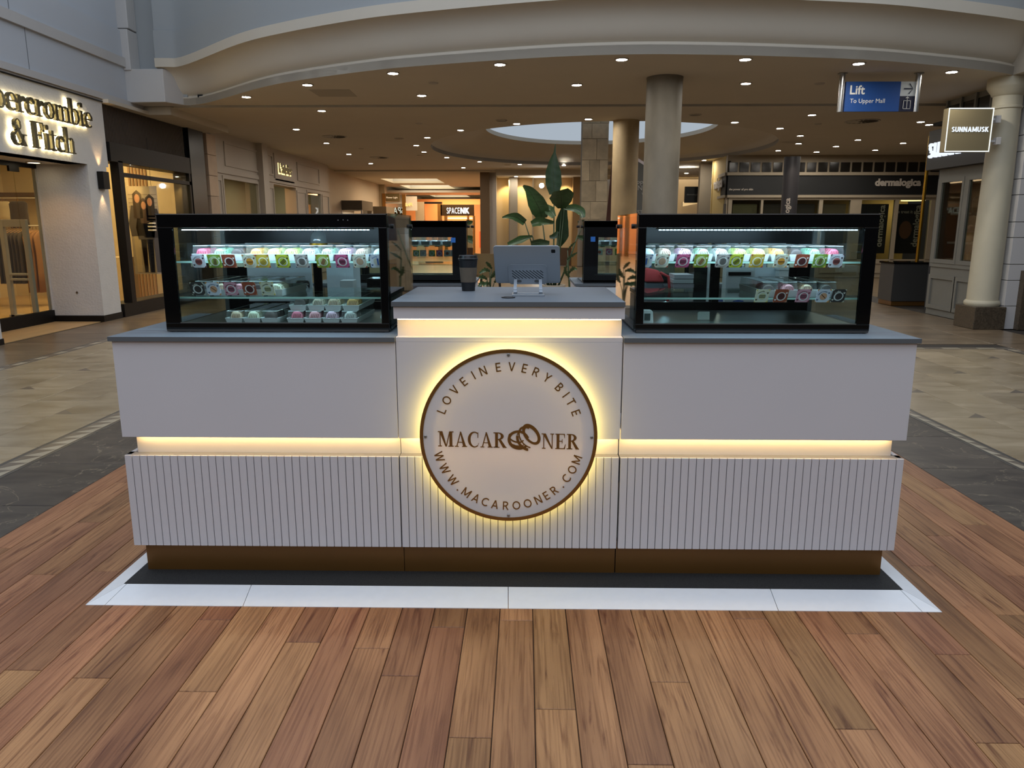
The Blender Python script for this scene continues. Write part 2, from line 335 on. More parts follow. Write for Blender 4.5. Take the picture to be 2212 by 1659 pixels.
def wood_mat():
    m = bpy.data.materials.new('oak_vinyl'); m.use_nodes = True; nt = m.node_tree; N, L = nt.nodes, nt.links; b = N['Principled BSDF']
    tc = N.new('ShaderNodeTexCoord'); oi = N.new('ShaderNodeObjectInfo'); cb = N.new('ShaderNodeCombineXYZ')
    for k in range(3): L.new(oi.outputs['Random'], cb.inputs[k])
    va = N.new('ShaderNodeVectorMath'); va.operation = 'MULTIPLY_ADD'; va.inputs[1].default_value = (13, 47, 29); L.new(cb.outputs[0], va.inputs[0]); L.new(tc.outputs['Object'], va.inputs[2])
    def noise(scale, st, det, dist=0.0):
        mp = N.new('ShaderNodeMapping'); mp.inputs['Scale'].default_value = st; L.new(va.outputs[0], mp.inputs['Vector'])
        n = N.new('ShaderNodeTexNoise'); n.inputs['Scale'].default_value = scale; n.inputs['Detail'].default_value = det; n.inputs['Distortion'].default_value = dist
        L.new(mp.outputs[0], n.inputs['Vector']); return n
    n1 = noise(5, (1.0, .2, 1), 3, .6); n2 = noise(150, (1.0, .022, 1), 4, .3); n3 = noise(17, (1, .07, 1), 4, 3.0)
    r1 = N.new('ShaderNodeValToRGB'); e = r1.color_ramp.elements
    e[0].position = .25; e[0].color = rgb(124, 83, 52); e[1].position = .75; e[1].color = rgb(178, 131, 88)
    L.new(n1.outputs['Fac'], r1.inputs[0])
    r2 = N.new('ShaderNodeValToRGB'); e = r2.color_ramp.elements; e[0].position = .36; e[0].color = rgb(212, 202, 194); e[1].position = .56; e[1].color = (1, 1, 1, 1); L.new(n2.outputs['Fac'], r2.inputs[0])
    r3 = N.new('ShaderNodeValToRGB'); e = r3.color_ramp.elements; e[0].position = .27; e[0].color = rgb(176, 150, 136); e[1].position = .43; e[1].color = (1, 1, 1, 1); L.new(n3.outputs['Fac'], r3.inputs[0])
    # growth rings seen in a few planks
    def mul(a, bb):
        x = N.new('ShaderNodeMix'); x.data_type = 'RGBA'; x.blend_type = 'MULTIPLY'; x.inputs['Factor'].default_value = 1; L.new(a, x.inputs['A']); L.new(bb, x.inputs['B']); return x.outputs['Result']
    c = mul(mul(r1.outputs[0], r2.outputs[0]), r3.outputs[0])
    hs = N.new('ShaderNodeHueSaturation'); L.new(c, hs.inputs['Color'])
    mr = N.new('ShaderNodeMapRange'); mr.inputs[3].default_value = .80; mr.inputs[4].default_value = 1.12; L.new(oi.outputs['Random'], mr.inputs[0]); L.new(mr.outputs[0], hs.inputs['Value'])
    mh = N.new('ShaderNodeMath'); mh.operation = 'MULTIPLY'; mh.inputs[1].default_value = 7.13; L.new(oi.outputs['Random'], mh.inputs[0])
    mf = N.new('ShaderNodeMath'); mf.operation = 'FRACT'; L.new(mh.outputs[0], mf.inputs[0])
    m2 = N.new('ShaderNodeMapRange'); m2.inputs[3].default_value = .488; m2.inputs[4].default_value = .506; L.new(mf.outputs[0], m2.inputs[0]); L.new(m2.outputs[0], hs.inputs['Hue'])
    L.new(hs.outputs[0], b.inputs['Base Color']); b.inputs['Roughness'].default_value = .42; b.inputs['Specular IOR Level'].default_value = .4
    nb = noise(420, (1, .6, 1), 2); bp = N.new('ShaderNodeBump'); bp.inputs['Strength'].default_value = .22; bp.inputs['Distance'].default_value = .004; L.new(nb.outputs['Fac'], bp.inputs['Height']); L.new(bp.outputs[0], b.inputs['Normal'])
    return m
def stone_mat(name, c1, c2, vein=None, rough=.3, rand=.08, sc=2.2, vsc=2.0):
    m = bpy.data.materials.new(name); m.use_nodes = True; nt = m.node_tree; N, L = nt.nodes, nt.links; b = N['Principled BSDF']
    tc = N.new('ShaderNodeTexCoord'); oi = N.new('ShaderNodeObjectInfo'); cb = N.new('ShaderNodeCombineXYZ')
    for k in range(3): L.new(oi.outputs['Random'], cb.inputs[k])
    va = N.new('ShaderNodeVectorMath'); va.operation = 'MULTIPLY_ADD'; va.inputs[1].default_value = (31, 43, 17); L.new(cb.outputs[0], va.inputs[0]); L.new(tc.outputs['Object'], va.inputs[2])
    mp = N.new('ShaderNodeMapping'); mp.inputs['Scale'].default_value = (1, 2.6, 1); L.new(va.outputs[0], mp.inputs['Vector'])
    n = N.new('ShaderNodeTexNoise'); n.inputs['Scale'].default_value = sc; n.inputs['Detail'].default_value = 8; n.inputs['Roughness'].default_value = .6; n.inputs['Distortion'].default_value = .6; L.new(mp.outputs[0], n.inputs['Vector'])
    r = N.new('ShaderNodeValToRGB'); e = r.color_ramp.elements; e[0].position = .32; e[0].color = rgb(*c1); e[1].position = .68; e[1].color = rgb(*c2); L.new(n.outputs['Fac'], r.inputs[0])
    out = r.outputs[0]
    if vein:
        v = N.new('ShaderNodeTexNoise'); v.inputs['Scale'].default_value = vsc; v.inputs['Detail'].default_value = 5; v.inputs['Distortion'].default_value = 1.6; L.new(va.outputs[0], v.inputs['Vector'])
        rv = N.new('ShaderNodeValToRGB'); e = rv.color_ramp.elements; e[0].position = .494; e[0].color = (0, 0, 0, 1); e[1].position = .506; e[1].color = (0, 0, 0, 1); k = rv.color_ramp.elements.new(.5); k.color = (1, 1, 1, 1); L.new(v.outputs['Fac'], rv.inputs[0])
        v2 = N.new('ShaderNodeTexNoise'); v2.inputs['Scale'].default_value = 5.0; L.new(va.outputs[0], v2.inputs['Vector'])
        mm = N.new('ShaderNodeMath'); mm.operation = 'MULTIPLY'; L.new(rv.outputs[0], mm.inputs[0]); L.new(v2.outputs['Fac'], mm.inputs[1])
        x = N.new('ShaderNodeMix'); x.data_type = 'RGBA'; L.new(mm.outputs[0], x.inputs['Factor']); L.new(out, x.inputs['A']); x.inputs['B'].default_value = rgb(*vein); out = x.outputs['Result']
    hs = N.new('ShaderNodeHueSaturation'); L.new(out, hs.inputs['Color']); mr = N.new('ShaderNodeMapRange'); mr.inputs[3].default_value = 1 - rand; mr.inputs[4].default_value = 1 + rand; L.new(oi.outputs['Random'], mr.inputs[0]); L.new(mr.outputs[0], hs.inputs['Value'])
    L.new(hs.outputs[0], b.inputs['Base Color']); b.inputs['Roughness'].default_value = rough; b.inputs['Specular IOR Level'].default_value = .45
    return m
m_wood = wood_mat()
m_cream = stone_mat('cream_limestone', (126, 109, 82), (164, 147, 120), (138, 110, 66), .32, .13)
m_darkstone = stone_mat('dark_marble', (52, 45, 40), (82, 73, 63), (150, 136, 110), .48, .16, 2.6)
m_brownstone = stone_mat('brown_stone', (96, 82, 66), (132, 114, 92), (150, 136, 114), .28, .16, 1.6)
m_tri_light = stone_mat('border_light', (150, 138, 116), (172, 160, 138), None, .3, .06)
m_tri_mid = stone_mat('border_mid', (96, 85, 73), (112, 101, 87), None, .3, .06)
m_strip = stone_mat('border_dark', (58, 56, 52), (78, 74, 68), None, .3, .05)

# ================================================================== FLOOR
floor = struct(MB().box(-9.5, 14, -4.2, 47, -.2, -.012), 'floor', m_brownstone)
MB().box(-6.05, 7.0, -1.9, 12.6, -.02, -.0075).build('joint_bed', mat('joint_dark', (44, 38, 32), .8), floor)
def piece(name, x0, x1, y0, y1, m, top=0.0, cache={}):
    g = .0012 if name == 'plank' else .0022; k = (name, round(x1 - x0, 4), round(y1 - y0, 4), m.name, top)
    if k not in cache:
        w, d = (x1 - x0) / 2 - g, (y1 - y0) / 2 - g; b = .0015
        mb = MB().add([(-w, -d, -.012), (w, -d, -.012), (w, d, -.012), (-w, d, -.012), (-w, -d, top - b), (w, -d, top - b), (w, d, top - b), (-w, d, top - b), (-w + b, -d + b, top), (w - b, -d + b, top), (w - b, d - b, top), (-w + b, d - b, top)],
                      [(0, 1, 5, 4), (1, 2, 6, 5), (2, 3, 7, 6), (3, 0, 4, 7), (4, 5, 9, 8), (5, 6, 10, 9), (6, 7, 11, 10), (7, 4, 8, 11), (8, 9, 10, 11)])
        cache[k] = mb.mesh(name, m, fix=False)
    return inst(name, cache[k], floor, ((x0 + x1) / 2, (y0 + y1) / 2, 0))
WX0, WX1, WY0, WY1 = -2.245, 2.31, -1.75, 4.5
nr = 39; pw = (WX1 - WX0) / nr; last = 0
for i in range(nr):
    x = WX0 + i * pw
    o = random.uniform(.05, 1.2)
    while abs(o - last) < .22: o = random.uniform(.05, 1.2)
    last = o; y = WY0 - o
    while y < WY1:
        a, b = max(y, WY0), min(y + 1.22, WY1)
        if b - a > .03: piece('plank', x, x + pw, a, b, m_wood)
        y += 1.22
# dark marble slabs, patterned border, cream limestone on both sides
for s in (-1, 1):
    w0, w1, b1 = (2.245, 2.79, 2.965) if s < 0 else (2.31, 2.85, 2.965)
    f = lambda a, b: (a, b) if s > 0 else (-b, -a)
    y = -1.9
    while y < 6.0:
        piece('slab', *f(w0, w1), y, y + .665, m_darkstone); y += .665
    piece('border_strip', *f(w1, w1 + .028), -1.9, 6.07, m_strip); piece('border_strip', *f(b1 - .03, b1), -1.9, 6.07, m_strip)
    xa, xb = f(w1 + .028, b1 - .03); p = .132; k = 0
    tri = {}
    for half, mm in (('light', m_tri_light), ('mid', m_tri_mid)):
        q = [(xa, 0), (xb, p), (xb, 0)] if s < 0 else [(xb, 0), (xa, 0), (xa, p)]
        if half == 'mid': q = [(xa, 0), (xa, p), (xb, p)] if s < 0 else [(xb, 0), (xa, p), (xb, p)]
        cx, cy = sum(a for a, _ in q) / 3, sum(b for _, b in q) / 3
        q = [((a - cx) * .985, (b - cy) * .985) for a, b in q]
        tri[half] = (MB().prism(q, -.012, 0).mesh('border_triangle', mm), cx, cy)
    y = -1.2
    while y < 5.9:
        for half in tri: me, cx, cy = tri[half]; inst('border_triangle', me, floor, (cx, y + cy, 0))
        y += p
    # limestone
    sw, tl = .41, .84; xe = 4.93 if s < 0 else 5.44; ye = 9.1 if s < 0 else 5.72; n = 0; x = b1
    tr = MB().prism([(0, 0), (-s * .13, 0), (0, .13)], -.012, .0006).mesh('tile_triangle', m_tri_mid)
    while x < xe - .02:
        x2 = min(x + sw, xe); y = -1.6 + (.42 if n % 2 else 0)
        while y < ye:
            y2 = min(y + tl, ye); piece('tile', *f(x, x2), y, y2, m_cream)
            if n % 2 == 0 and y2 < ye and x2 - x > .4: inst('tile_triangle', tr, floor, (s * x2, y2 - .005, 0))
            y += tl
        x = x2; n += 1
    # outer border of short light and dark pieces
    piece('border_strip', *f(xe, xe + .028), -1.0, ye, m_strip); piece('border_strip', *f(xe + .1, xe + .128), -1.0, ye, m_strip)
    y = 2.0; k = 0
    while y < ye - .05:
        piece('border_tile', *f(xe + .028, xe + .1), y, min(y + .17, ye), m_tri_light if k % 2 else m_tri_mid); y += .17; k += 1
for a, mm in (((5.72, 5.75), m_strip), ((5.83, 5.86), m_strip)): piece('border_strip', 2.98, 5.57, a[0], a[1], mm)
x = 2.98; k = 0
while x < 5.5: piece('border_tile', x, x + .2, 5.75, 5.83, m_tri_light if k % 2 else m_tri_mid); x += .2; k += 1
def field(x0, x1, y0, y1, s=.84):
    nx, ny = max(1, round((x1 - x0) / s)), max(1, round((y1 - y0) / s))
    for i in range(nx):
        for j in range(ny): piece('floor_tile', x0 + (x1 - x0) * i / nx, x0 + (x1 - x0) * (i + 1) / nx, y0 + (y1 - y0) * j / ny, y0 + (y1 - y0) * (j + 1) / ny, m_brownstone)
field(-6.0, -5.06, 1.0, 12.6); field(-5.06, -2.96, 9.12, 12.6); field(-2.96, 6.4, 6.1, 12.6); field(5.58, 7.0, .0, 6.1); field(-2.24, 2.3, 4.52, 6.08)

# ================================================================== CEILING, BALCONY EDGE AND UPPER WALLS
def spline(P, n):
    out = []
    Q = [Vector(p) for p in P]; Q = [Q[0] * 2 - Q[1]] + Q + [Q[-1] * 2 - Q[-2]]
    for i in range(1, len(Q) - 2):
        for k in range(n):
            t = k / n; a, b, c, d = Q[i - 1], Q[i], Q[i + 1], Q[i + 2]
            out.append(.5 * ((2 * b) + (c - a) * t + (2 * a - 5 * b + 4 * c - d) * t * t + (3 * b - a - 3 * c + d) * t ** 3))
    return out + [Q[-2]]
_rp = [at(u, v, z=HC) for u, v in ((438, 224), (564, 189), (662, 171), (796, 153), (898, 143), (1100, 128.5), (1250, 120.5), (1400, 117), (1565, 118.6), (1694, 122), (1855, 128), (1973, 136.6), (2145, 154))]
RIM = spline([(-5.5, 9.58)] + [(p.x, p.y) for p in _rp] + [(6.6, 7.7)], 6)
def sheet(outer, holes, z, t=.1):            # flat plate with holes, thickness t above z
    bm = bmesh.new(); es = []
    for loop in [outer] + holes:
        vs = [bm.verts.new((p[0], p[1], z)) for p in loop]
        es += [bm.edges.new((vs[i], vs[(i + 1) % len(vs)])) for i in range(len(vs))]
    g = bmesh.ops.triangle_fill(bm, use_beauty=True, use_dissolve=False, edges=es)
    fs = [f for f in bm.faces]
    ex = bmesh.ops.extrude_face_region(bm, geom=fs); vv = [v for v in ex['geom'] if isinstance(v, bmesh.types.BMVert)]
    bmesh.ops.translate(bm, vec=(0, 0, t), verts=vv)
    mb = MB(); bm.verts.index_update(); mb.add([v.co.copy() for v in bm.verts], [tuple(v.index for v in f.verts) for f in bm.faces]); bm.free(); return mb
ceiling = struct(sheet([(p.x, p.y) for p in RIM] + [(7.0, 7.7), (7.0, 9.6), (-5.45, 9.6)], [], HC), 'ceiling', m_ceiling)
OX, OY, ORX, ORY = 1.85, 16.4, 4.05, 4.9
circ = lambda o, n=72: [(OX + (ORX - o) * math.cos(2 * math.pi * i / n), OY + (ORY - o) * math.sin(2 * math.pi * i / n)) for i in range(n)]
sheet([(-6.3, 9.84), (14, 9.84), (14, 23.2), (-6.3, 23.2)], [circ(0)], HC).build('ceiling_panel', m_ceiling, ceiling)
MB().box(-5.0, 14, 9.5, 10.0, HC + .1, HC + .14).build('shadow_gap', m_black, ceiling)
def sweep(path, prof, sign=1):               # profile (outward offset, z) carried along a plan curve
    vs, fs = [], []; n = len(prof)
    for k, p in enumerate(path):
        d = (path[min(k + 1, len(path) - 1)] - path[max(k - 1, 0)]).normalized(); nx, ny = d.y * sign, -d.x * sign
        vs += [(p.x + nx * o, p.y + ny * o, z) for o, z in prof]
    for k in range(len(path) - 1):
        for i in range(n - 1): fs.append((k * n + i, (k + 1) * n + i, (k + 1) * n + i + 1, k * n + i + 1))
    return MB().add(vs, fs)
OGEE = [(0, 0), (0, .115), (-.03, .12), (-.035, .14), (0, .165), (.035, .21), (.062, .26), (.085, .32), (.105, .37), (.135, .42), (.18, .465), (.235, .49), (.29, .5), (.30, .5), (.30, .625), (.27, .63)]
cornice = struct(sweep(RIM, [(o, HC + z) for o, z in OGEE]), 'trim_1', m_ceiling, smooth=35)
parapet = struct(sweep(RIM, [(.27, HC + .62), (.27, HC + 1.02), (.24, HC + 1.03), (.24, HC + 1.8), (-.2, HC + 1.8)]), 'wall_balcony', m_paintwall, smooth=35)
# oculus: the same moulding turned outwards, open to the sky
n = 72; OC = [(0, 0), (0, .09), (.04, .11), (.1, .16), (.2, .2), (.4, .24), (.7, .3), (1.0, .4), (1.2, .46), (1.3, .47), (1.3, .57)]
vs, fs = [], []
for i in range(n):
    a = 2 * math.pi * i / n
    vs += [(OX + (ORX - o) * math.cos(a), OY + (ORY - o) * math.sin(a), HC + z) for o, z in OC]
for i in range(n):
    for k in range(len(OC) - 1): j = (i + 1) % n; q = len(OC); fs.append((i * q + k, i * q + k + 1, j * q + k + 1, j * q + k))
struct(MB().add(vs, fs), 'trim_2', m_ceiling, smooth=35)
# ================================================================== LEFT WALL
XL = -6.0
wl = struct(MB().box(-6.3, XL, -4.2, 5.86, 0.07, 2.19).box(-6.3, XL, -4.2, 8.56, 2.19, 3.1), 'wall_left', m_render)
MB().pris([(XL, 8.02, .09), (XL, 8.5, .09), (-6.3, 8.5, .09), (-6.75, 8.02, .09)], (0, 0, 2.1)).build('pier', m_render, wl)
MB().pris([(XL + .01, 8.0, 0), (XL + .01, 8.51, 0), (-6.3, 8.51, 0), (-6.76, 8.0, 0)], (0, 0, .09)).build('pier_skirting', m_dark, wl)
MB().box(-6.31, XL + .01, -4.2, 5.87, 0, .07).build('wall_skirting', m_dark, wl)
MB().box(-7.6, -6.02, 5.0, 8.03, 2.19, 2.24).build('doorway_soffit', m_white, wl)
ul = struct(MB().box(-6.3, XL + .03, -4.2, 9.75, 3.13, 3.215).box(-6.3, XL, -4.2, 9.75, 3.1, 3.13), 'trim_3', m_white)
m_paintleft = mat('pale_blue_wall', (192, 196, 202), .85, var=.03, nscale=1)
up = struct(MB().box(-6.3, XL - .01, -4.2, 9.75, 3.215, 3.7).box(-6.3, XL - .01, -4.2, 9.75, 3.83, 4.22).box(-6.3, XL - .06, -4.2, 9.75, 4.22, 5.0), 'wall_upper_left', m_paintleft)
for y, z0, z1 in ((7.0, 3.215, 3.7), (6.75, 3.83, 4.22), (4.2, 3.215, 3.7), (3.9, 3.83, 4.22)): MB().box(XL - .011, XL - .008, y, y + .008, z0, z1).build('panel_joint', m_greyedge, up)
struct(MB().box(-6.3, XL + .03, -4.2, 9.75, 3.7, 3.83), 'trim_4', m_white)
struct(MB().box(-6.1, -5.9, 9.3, 9.6, 3.66, 4.24).box(-6.1, -5.9, 9.34, 9.6, 4.26, 5.0), 'trim_5', m_white, bevel=.01)
struct(MB().box(-6.3, -5.2, 9.6, 9.9, 3.3, 5.0), 'wall_corner', m_paintwall)
struct(MB().pris([(-6.1, 9.33, HC), (-5.42, 9.3, HC), (-5.2, 9.72, HC), (-6.1, 9.72, HC)], (0, 0, .48)), 'trim_6', m_white, bevel=.01)
MB().box(-6.02, -5.98, 5.9, 8.56, 3.085, 3.1).build('shadow_gap', m_black, wl)
# soffit strip and ceiling edge along the left shops
struct(MB().box(-6.4, -5.55, 9.75, 12.1, 3.08, 3.2).box(-6.4, -5.9, 8.56, 9.75, 3.08, 3.13), 'trim_7', m_ceiling)
# enclosure behind the viewer: dark shopfront wall across the mall and right hand wall
struct(MB().box(-6.3, 14, -9.0, -8.8, 0, 3.6), 'wall_back', mat('dusk_wall', (88, 84, 80), .7, var=.2, nscale=.6))
struct(MB().box(-9.5, 14, -9.0, -4.2, -.2, -.004), 'floor_back', m_brownstone)
struct(MB().box(-6.3, -6.0, -8.8, -4.2, 0, 5.0), 'wall_left_back', m_paintwall)
struct(MB().box(7.0, 7.2, -8.8, 7.2, 0, 3.2), 'wall_right', mat('dusk_wall', (88, 84, 80), .7))
struct(MB().box(6.15, 6.6, 4.2, 7.45, 3.2, 5.0).box(6.6, 7.2, -8.8, 7.45, 3.2, 5.0), 'wall_upper_right', m_ceiling)
# ================================================================== KIOSK PLATFORM
ZM = .0153
base = thing('kiosk_platform', 'black matted platform under the white kiosk, edged with pale aluminium ramps', 'platform', (0, 1.6, 0))
MB().box(-1.457, 1.473, -.0823, 3.35, 0, ZM).build('mat', m_rubber, base)
ya, yb = -.2175, -.0823; xa0, xa1, xb0, xb1 = -1.526, -1.457, 1.473, 1.5447
def ramp(p):          # plan quad outer a,b / inner c,d rising to the mat
    a, b, c, d = p
    return MB().hexa([(a[0], a[1], 0), (b[0], b[1], 0), (c[0], c[1], 0), (d[0], d[1], 0)], [(a[0], a[1], .002), (b[0], b[1], .002), (c[0], c[1], ZM + .001), (d[0], d[1], ZM + .001)])
cuts_o = [xa0, -1.455, at(525, 1310, z=0).x, at(1098, 1314, z=0).x, at(1682, 1321, z=0).x, 1.475, xb1]
cuts_i = [xa1, -1.445, at(543, 1264, z=ZM).x, at(1098, 1265, z=ZM).x, at(1664, 1273, z=ZM).x, 1.462, xb0]
for i in range(6):
    g = .0012
    ramp([(cuts_o[i] + g, ya), (cuts_o[i + 1] - g, ya), (cuts_i[i + 1] - g, yb), (cuts_i[i] + g, yb)]).build('edge_ramp', m_alu, base)
ramp([(xa0, 3.45), (xa0, ya), (xa1, yb), (xa1, 3.35)]).build('edge_ramp', m_alu, base)
ramp([(xb1, ya), (xb1, 3.45), (xb0, 3.35), (xb0, yb)]).build('edge_ramp', m_alu, base)

# ================================================================== KIOSK COUNTERS
ZU0, ZU1, ZL0, ZL1 = .5698, .9326, .1374, .4981
slat_me = {}
def counter(name, label, x0, x1, depth, side, mirrored=False, y0=0.0, group=None):
    """white counter unit facing -y: upper panel, lit recess, reeded lower panel, gold plinth"""
    c = thing(name, label, 'counter', ((x0 + x1) / 2, y0 + depth / 2, ZM), group=group)
    Y = lambda a, b: (y0 + a, y0 + b)
    MB().box(x0, x1, *Y(0, .018), ZU0, ZU1).build('upper_panel', m_laminate, c, bevel=.0012)
    ex0, ex1 = (x0 + (.018 if side < 0 else 0)), (x1 - (.018 if side > 0 else 0))
    if side: 
        s0, s1 = (x0, x0 + .018) if side < 0 else (x1 - .018, x1)
        MB().box(s0, s1, *Y(.018, depth), ZU0, ZU1).box(s0, s1, *Y(.018, depth), ZL0, ZL1).build('side_panel', m_laminate, c)
    b0, b1 = (x0 + (.03 if side < 0 else 0)), (x1 - (.03 if side > 0 else 0))
    MB().box(b0, b1, *Y(.045, .06), ZL1 - .02, ZU0 + .03).box(b0, b1, *Y(.06, depth - .03), ZL1 - .02, ZL1).build('lit_band', m_laminate, c)
    if side: MB().box(b0 if side < 0 else b1 - .012, b0 + .012 if side < 0 else b1, *Y(.06, depth - .03), ZL1, ZU0).build('side_band', m_laminate, c)
    MB().box(b0 + .01, b1 - .01, *Y(.02, .03), ZU0 - .004, ZU0 - .0005).build('led_strip', m_led, c)
    MB().box(x0, x1, *Y(.006, .018), ZL0, ZL1).box(x0, x1, *Y(.0185, .05), ZL1 - .018, ZL1).build('lower_panel', m_greyedge if False else mat('groove_grey', (120, 120, 124), .6), c)
    w = .0285; n = max(1, round((x1 - x0) / w)); w = (x1 - x0) / n
    key = round(w, 5)
    if key not in slat_me:
        h = w / 2 - .0011
        slat_me[key] = MB().add([(-h, 0, 0), (h, 0, 0), (h, -.006, 0), (-h, -.006, 0), (-h + .001, -.0075, 0), (h - .001, -.0075, 0)] + [(-h, 0, ZL1 - ZL0), (h, 0, ZL1 - ZL0), (h, -.006, ZL1 - ZL0), (-h, -.006, ZL1 - ZL0), (-h + .001, -.0075, ZL1 - ZL0), (h - .001, -.0075, ZL1 - ZL0)],
            [(0, 3, 4, 5, 2, 1), (6, 7, 8, 11, 10, 9), (0, 6, 9, 3), (3, 9, 10, 4), (4, 10, 11, 5), (5, 11, 8, 2), (2, 8, 7, 1)]).mesh('slat', m_laminate)
    for i in range(n): inst('slat', slat_me[key], c, (x0 + w * (i + .5), y0 + .0065, ZL0))
    p0, p1 = (x0 + (.022 if side < 0 else 0)), (x1 - (.022 if side > 0 else 0))
    MB().box(p0, p1, *Y(.045, .06), ZM, ZL0 + .01).box(p0, p1, *Y(.06, depth - .02), ZL0, ZL0 + .02).build('plinth', m_gold, c)
    if side: MB().box(p0 if side < 0 else p1 - .015, p0 + .015 if side < 0 else p1, *Y(.06, depth - .02), ZM, ZL0).build('side_plinth', m_gold, c)
    return c
XA0, XA1, XC0, XC1, XB0, XB1 = -1.4466, -.4105, -.408, .4125, .4165, 1.466
counter('counter_unit', 'white kiosk counter section left of the round sign, below the left display case', XA0, XA1, .72, -1)
counter('counter_unit', 'white kiosk counter section right of the round sign, below the right display case', XB0, XB1, .72, 1)
cc = counter('counter_unit', 'tall middle kiosk counter section that carries the round illuminated sign', XC0, XC1, .66, 0)
# raised top of the middle section
MB().box(XC0, XC1, .045, .06, ZU1, 1.06).box(XC0, XC0 + .015, .06, .64, ZU1, 1.06).box(XC1 - .015, XC1, .06, .64, ZU1, 1.06).build('upper_band', m_laminate, cc)
MB().box(XC0, XC1, 0, .045, ZU1 + .0005, .949).build('band_ledge', m_laminate, cc)
MB().box(XC0 - .002, XC1 + .002, -.02, .045, 1.0185, 1.062).build('apron', m_laminate, cc, bevel=.001)
MB().box(XC0 + .01, XC1 - .01, -.006, .004, 1.0145, 1.018).build('led_strip', m_led, cc)
MB().box(XC0 + .05, XC1 - .05, .62, .635, .2, 1.06).build('rear_panel', m_laminate, cc)
def slab(label, x0, x1, y0, y1, z, t):
    o = MB().box(x0, x1, y0, y1, z - t, z).build('worktop', m_grey, None, bevel=.001, label=label, cat='worktop')
    MB().box(x0, x1, y0 - .001, y0, z - t + .0005, z - .0005).build('edge_band', m_greyedge, o)
    return o
slab('grey worktop carrying the left glass display case', -1.4547, XA1 + .001, -.0121, .74, .9501, .0174)
slab('grey worktop carrying the right glass display case', XB0 - .001, 1.474, -.0121, .74, .9501, .0174)
slab('raised grey worktop in the middle, holding the tablet and paper cup', -.4155, .414, -.03, .65, 1.0805, .0175)
g = thing('cable_grommet', 'oval cable grommet set in the raised grey worktop in front of the tablet', 'cable grommet', at(1098, 643, z=1.081), local=True)
MB().ring((0, 0, 0), .026, .019, .0025, 28, 'z').build('rim', m_black, g); MB().cyl((0, 0, 0), .019, .0012).build('cap', m_greyedge, g)

# ================================================================== ROUND SIGN
SX, SY, SZ, SR = .001, -.05, .5912, .3225
def acrylic():
    m = bpy.data.materials.new('acrylic'); m.use_nodes = True; N, L = m.node_tree.nodes, m.node_tree.links; b = N['Principled BSDF']
    b.inputs['Base Color'].default_value = rgb(246, 242, 240); b.inputs['Roughness'].default_value = .2
    t = N.new('ShaderNodeBsdfTranslucent'); t.inputs[0].default_value = rgb(236, 228, 218); x = N.new('ShaderNodeMixShader'); x.inputs[0].default_value = .33
    L.new(b.outputs[0], x.inputs[1]); L.new(t.outputs[0], x.inputs[2]); L.new(x.outputs[0], N['Material Output'].inputs[0]); return m
sg = thing('round_sign', 'round white backlit sign with gold rim and lettering on the front of the kiosk', 'sign', (SX, -.03, SZ - SR))
MB().lathe([(SR, 0), (SR, .008)], (SX, SY, SZ), 96, 'y').build('disc', acrylic(), sg, smooth=40)
MB().ring((SX, SY - .003, SZ), SR + .001, SR - .0115, .0035, 96).build('rim', m_bronze, sg, smooth=40)
MB().ring((SX, SY + .0085, SZ), SR - .006, SR - .03, .004, 96).build('halo_light', m_halo, sg)
MB().ring((SX, SY + .0082, SZ), SR - .004, SR - .05, .0002, 96).build('halo_light_blocker', mat('blocker_white', (150, 150, 146), .6), sg)  # unseen ring added to stop the halo shining through the disc
for a in (0, 90, 180, 270):
    cx, cz = SX + (SR - .02) * math.cos(R(a)), SZ + (SR - .02) * math.sin(R(a))
    MB().lathe([(.0045, -.004), (.0055, -.003), (.0055, .05)], (cx, SY, cz), 16, 'y').build('fixing_bolt', m_steel, sg, smooth=40)
K = SR / 606.0
def arc_text(items, rad, flip, name):
    for ch, ang in items:
        a = R(ang); cx, cz = SX + rad * math.cos(a), SZ + rad * math.sin(a); t = a - math.pi / 2 if not flip else a + math.pi / 2
        ct, st = math.cos(t), math.sin(t)
        hgt = .0325; wd, _p = sans(ch, .135); tm = sans_mb(ch, .135, 0, lambda x, y, d: (x, y, d), wd * hgt, hgt, .0012); mx, my = wd * hgt / 2, hgt / 2
        tm.v = [(cx + (x - mx) * ct - (y - my) * st, SY - .0002 - d, cz + (x - mx) * st + (y - my) * ct) for x, y, d in tm.v]
        tm.build('letter', m_bronze, sg, fix=False)
arc_text(zip('LOVEINEVERYBITE', [158, 148.5, 138, 128, 118.7, 110.3, 98, 87.3, 77.2, 67.8, 57.7, 45.5, 37.4, 30.2, 20.6]), 490 * K, False, 'upper_lettering')
arc_text(zip('WWW.MACAROONER.COM', [196.7, 207.5, 219, 227.2, 234, 242.9, 250.9, 259.1, 267.7, 276.4, 285.6, 294.6, 302, 309.6, 316.8, 323.7, 332.3, 341.2]), 497 * K, True, 'lower_lettering')
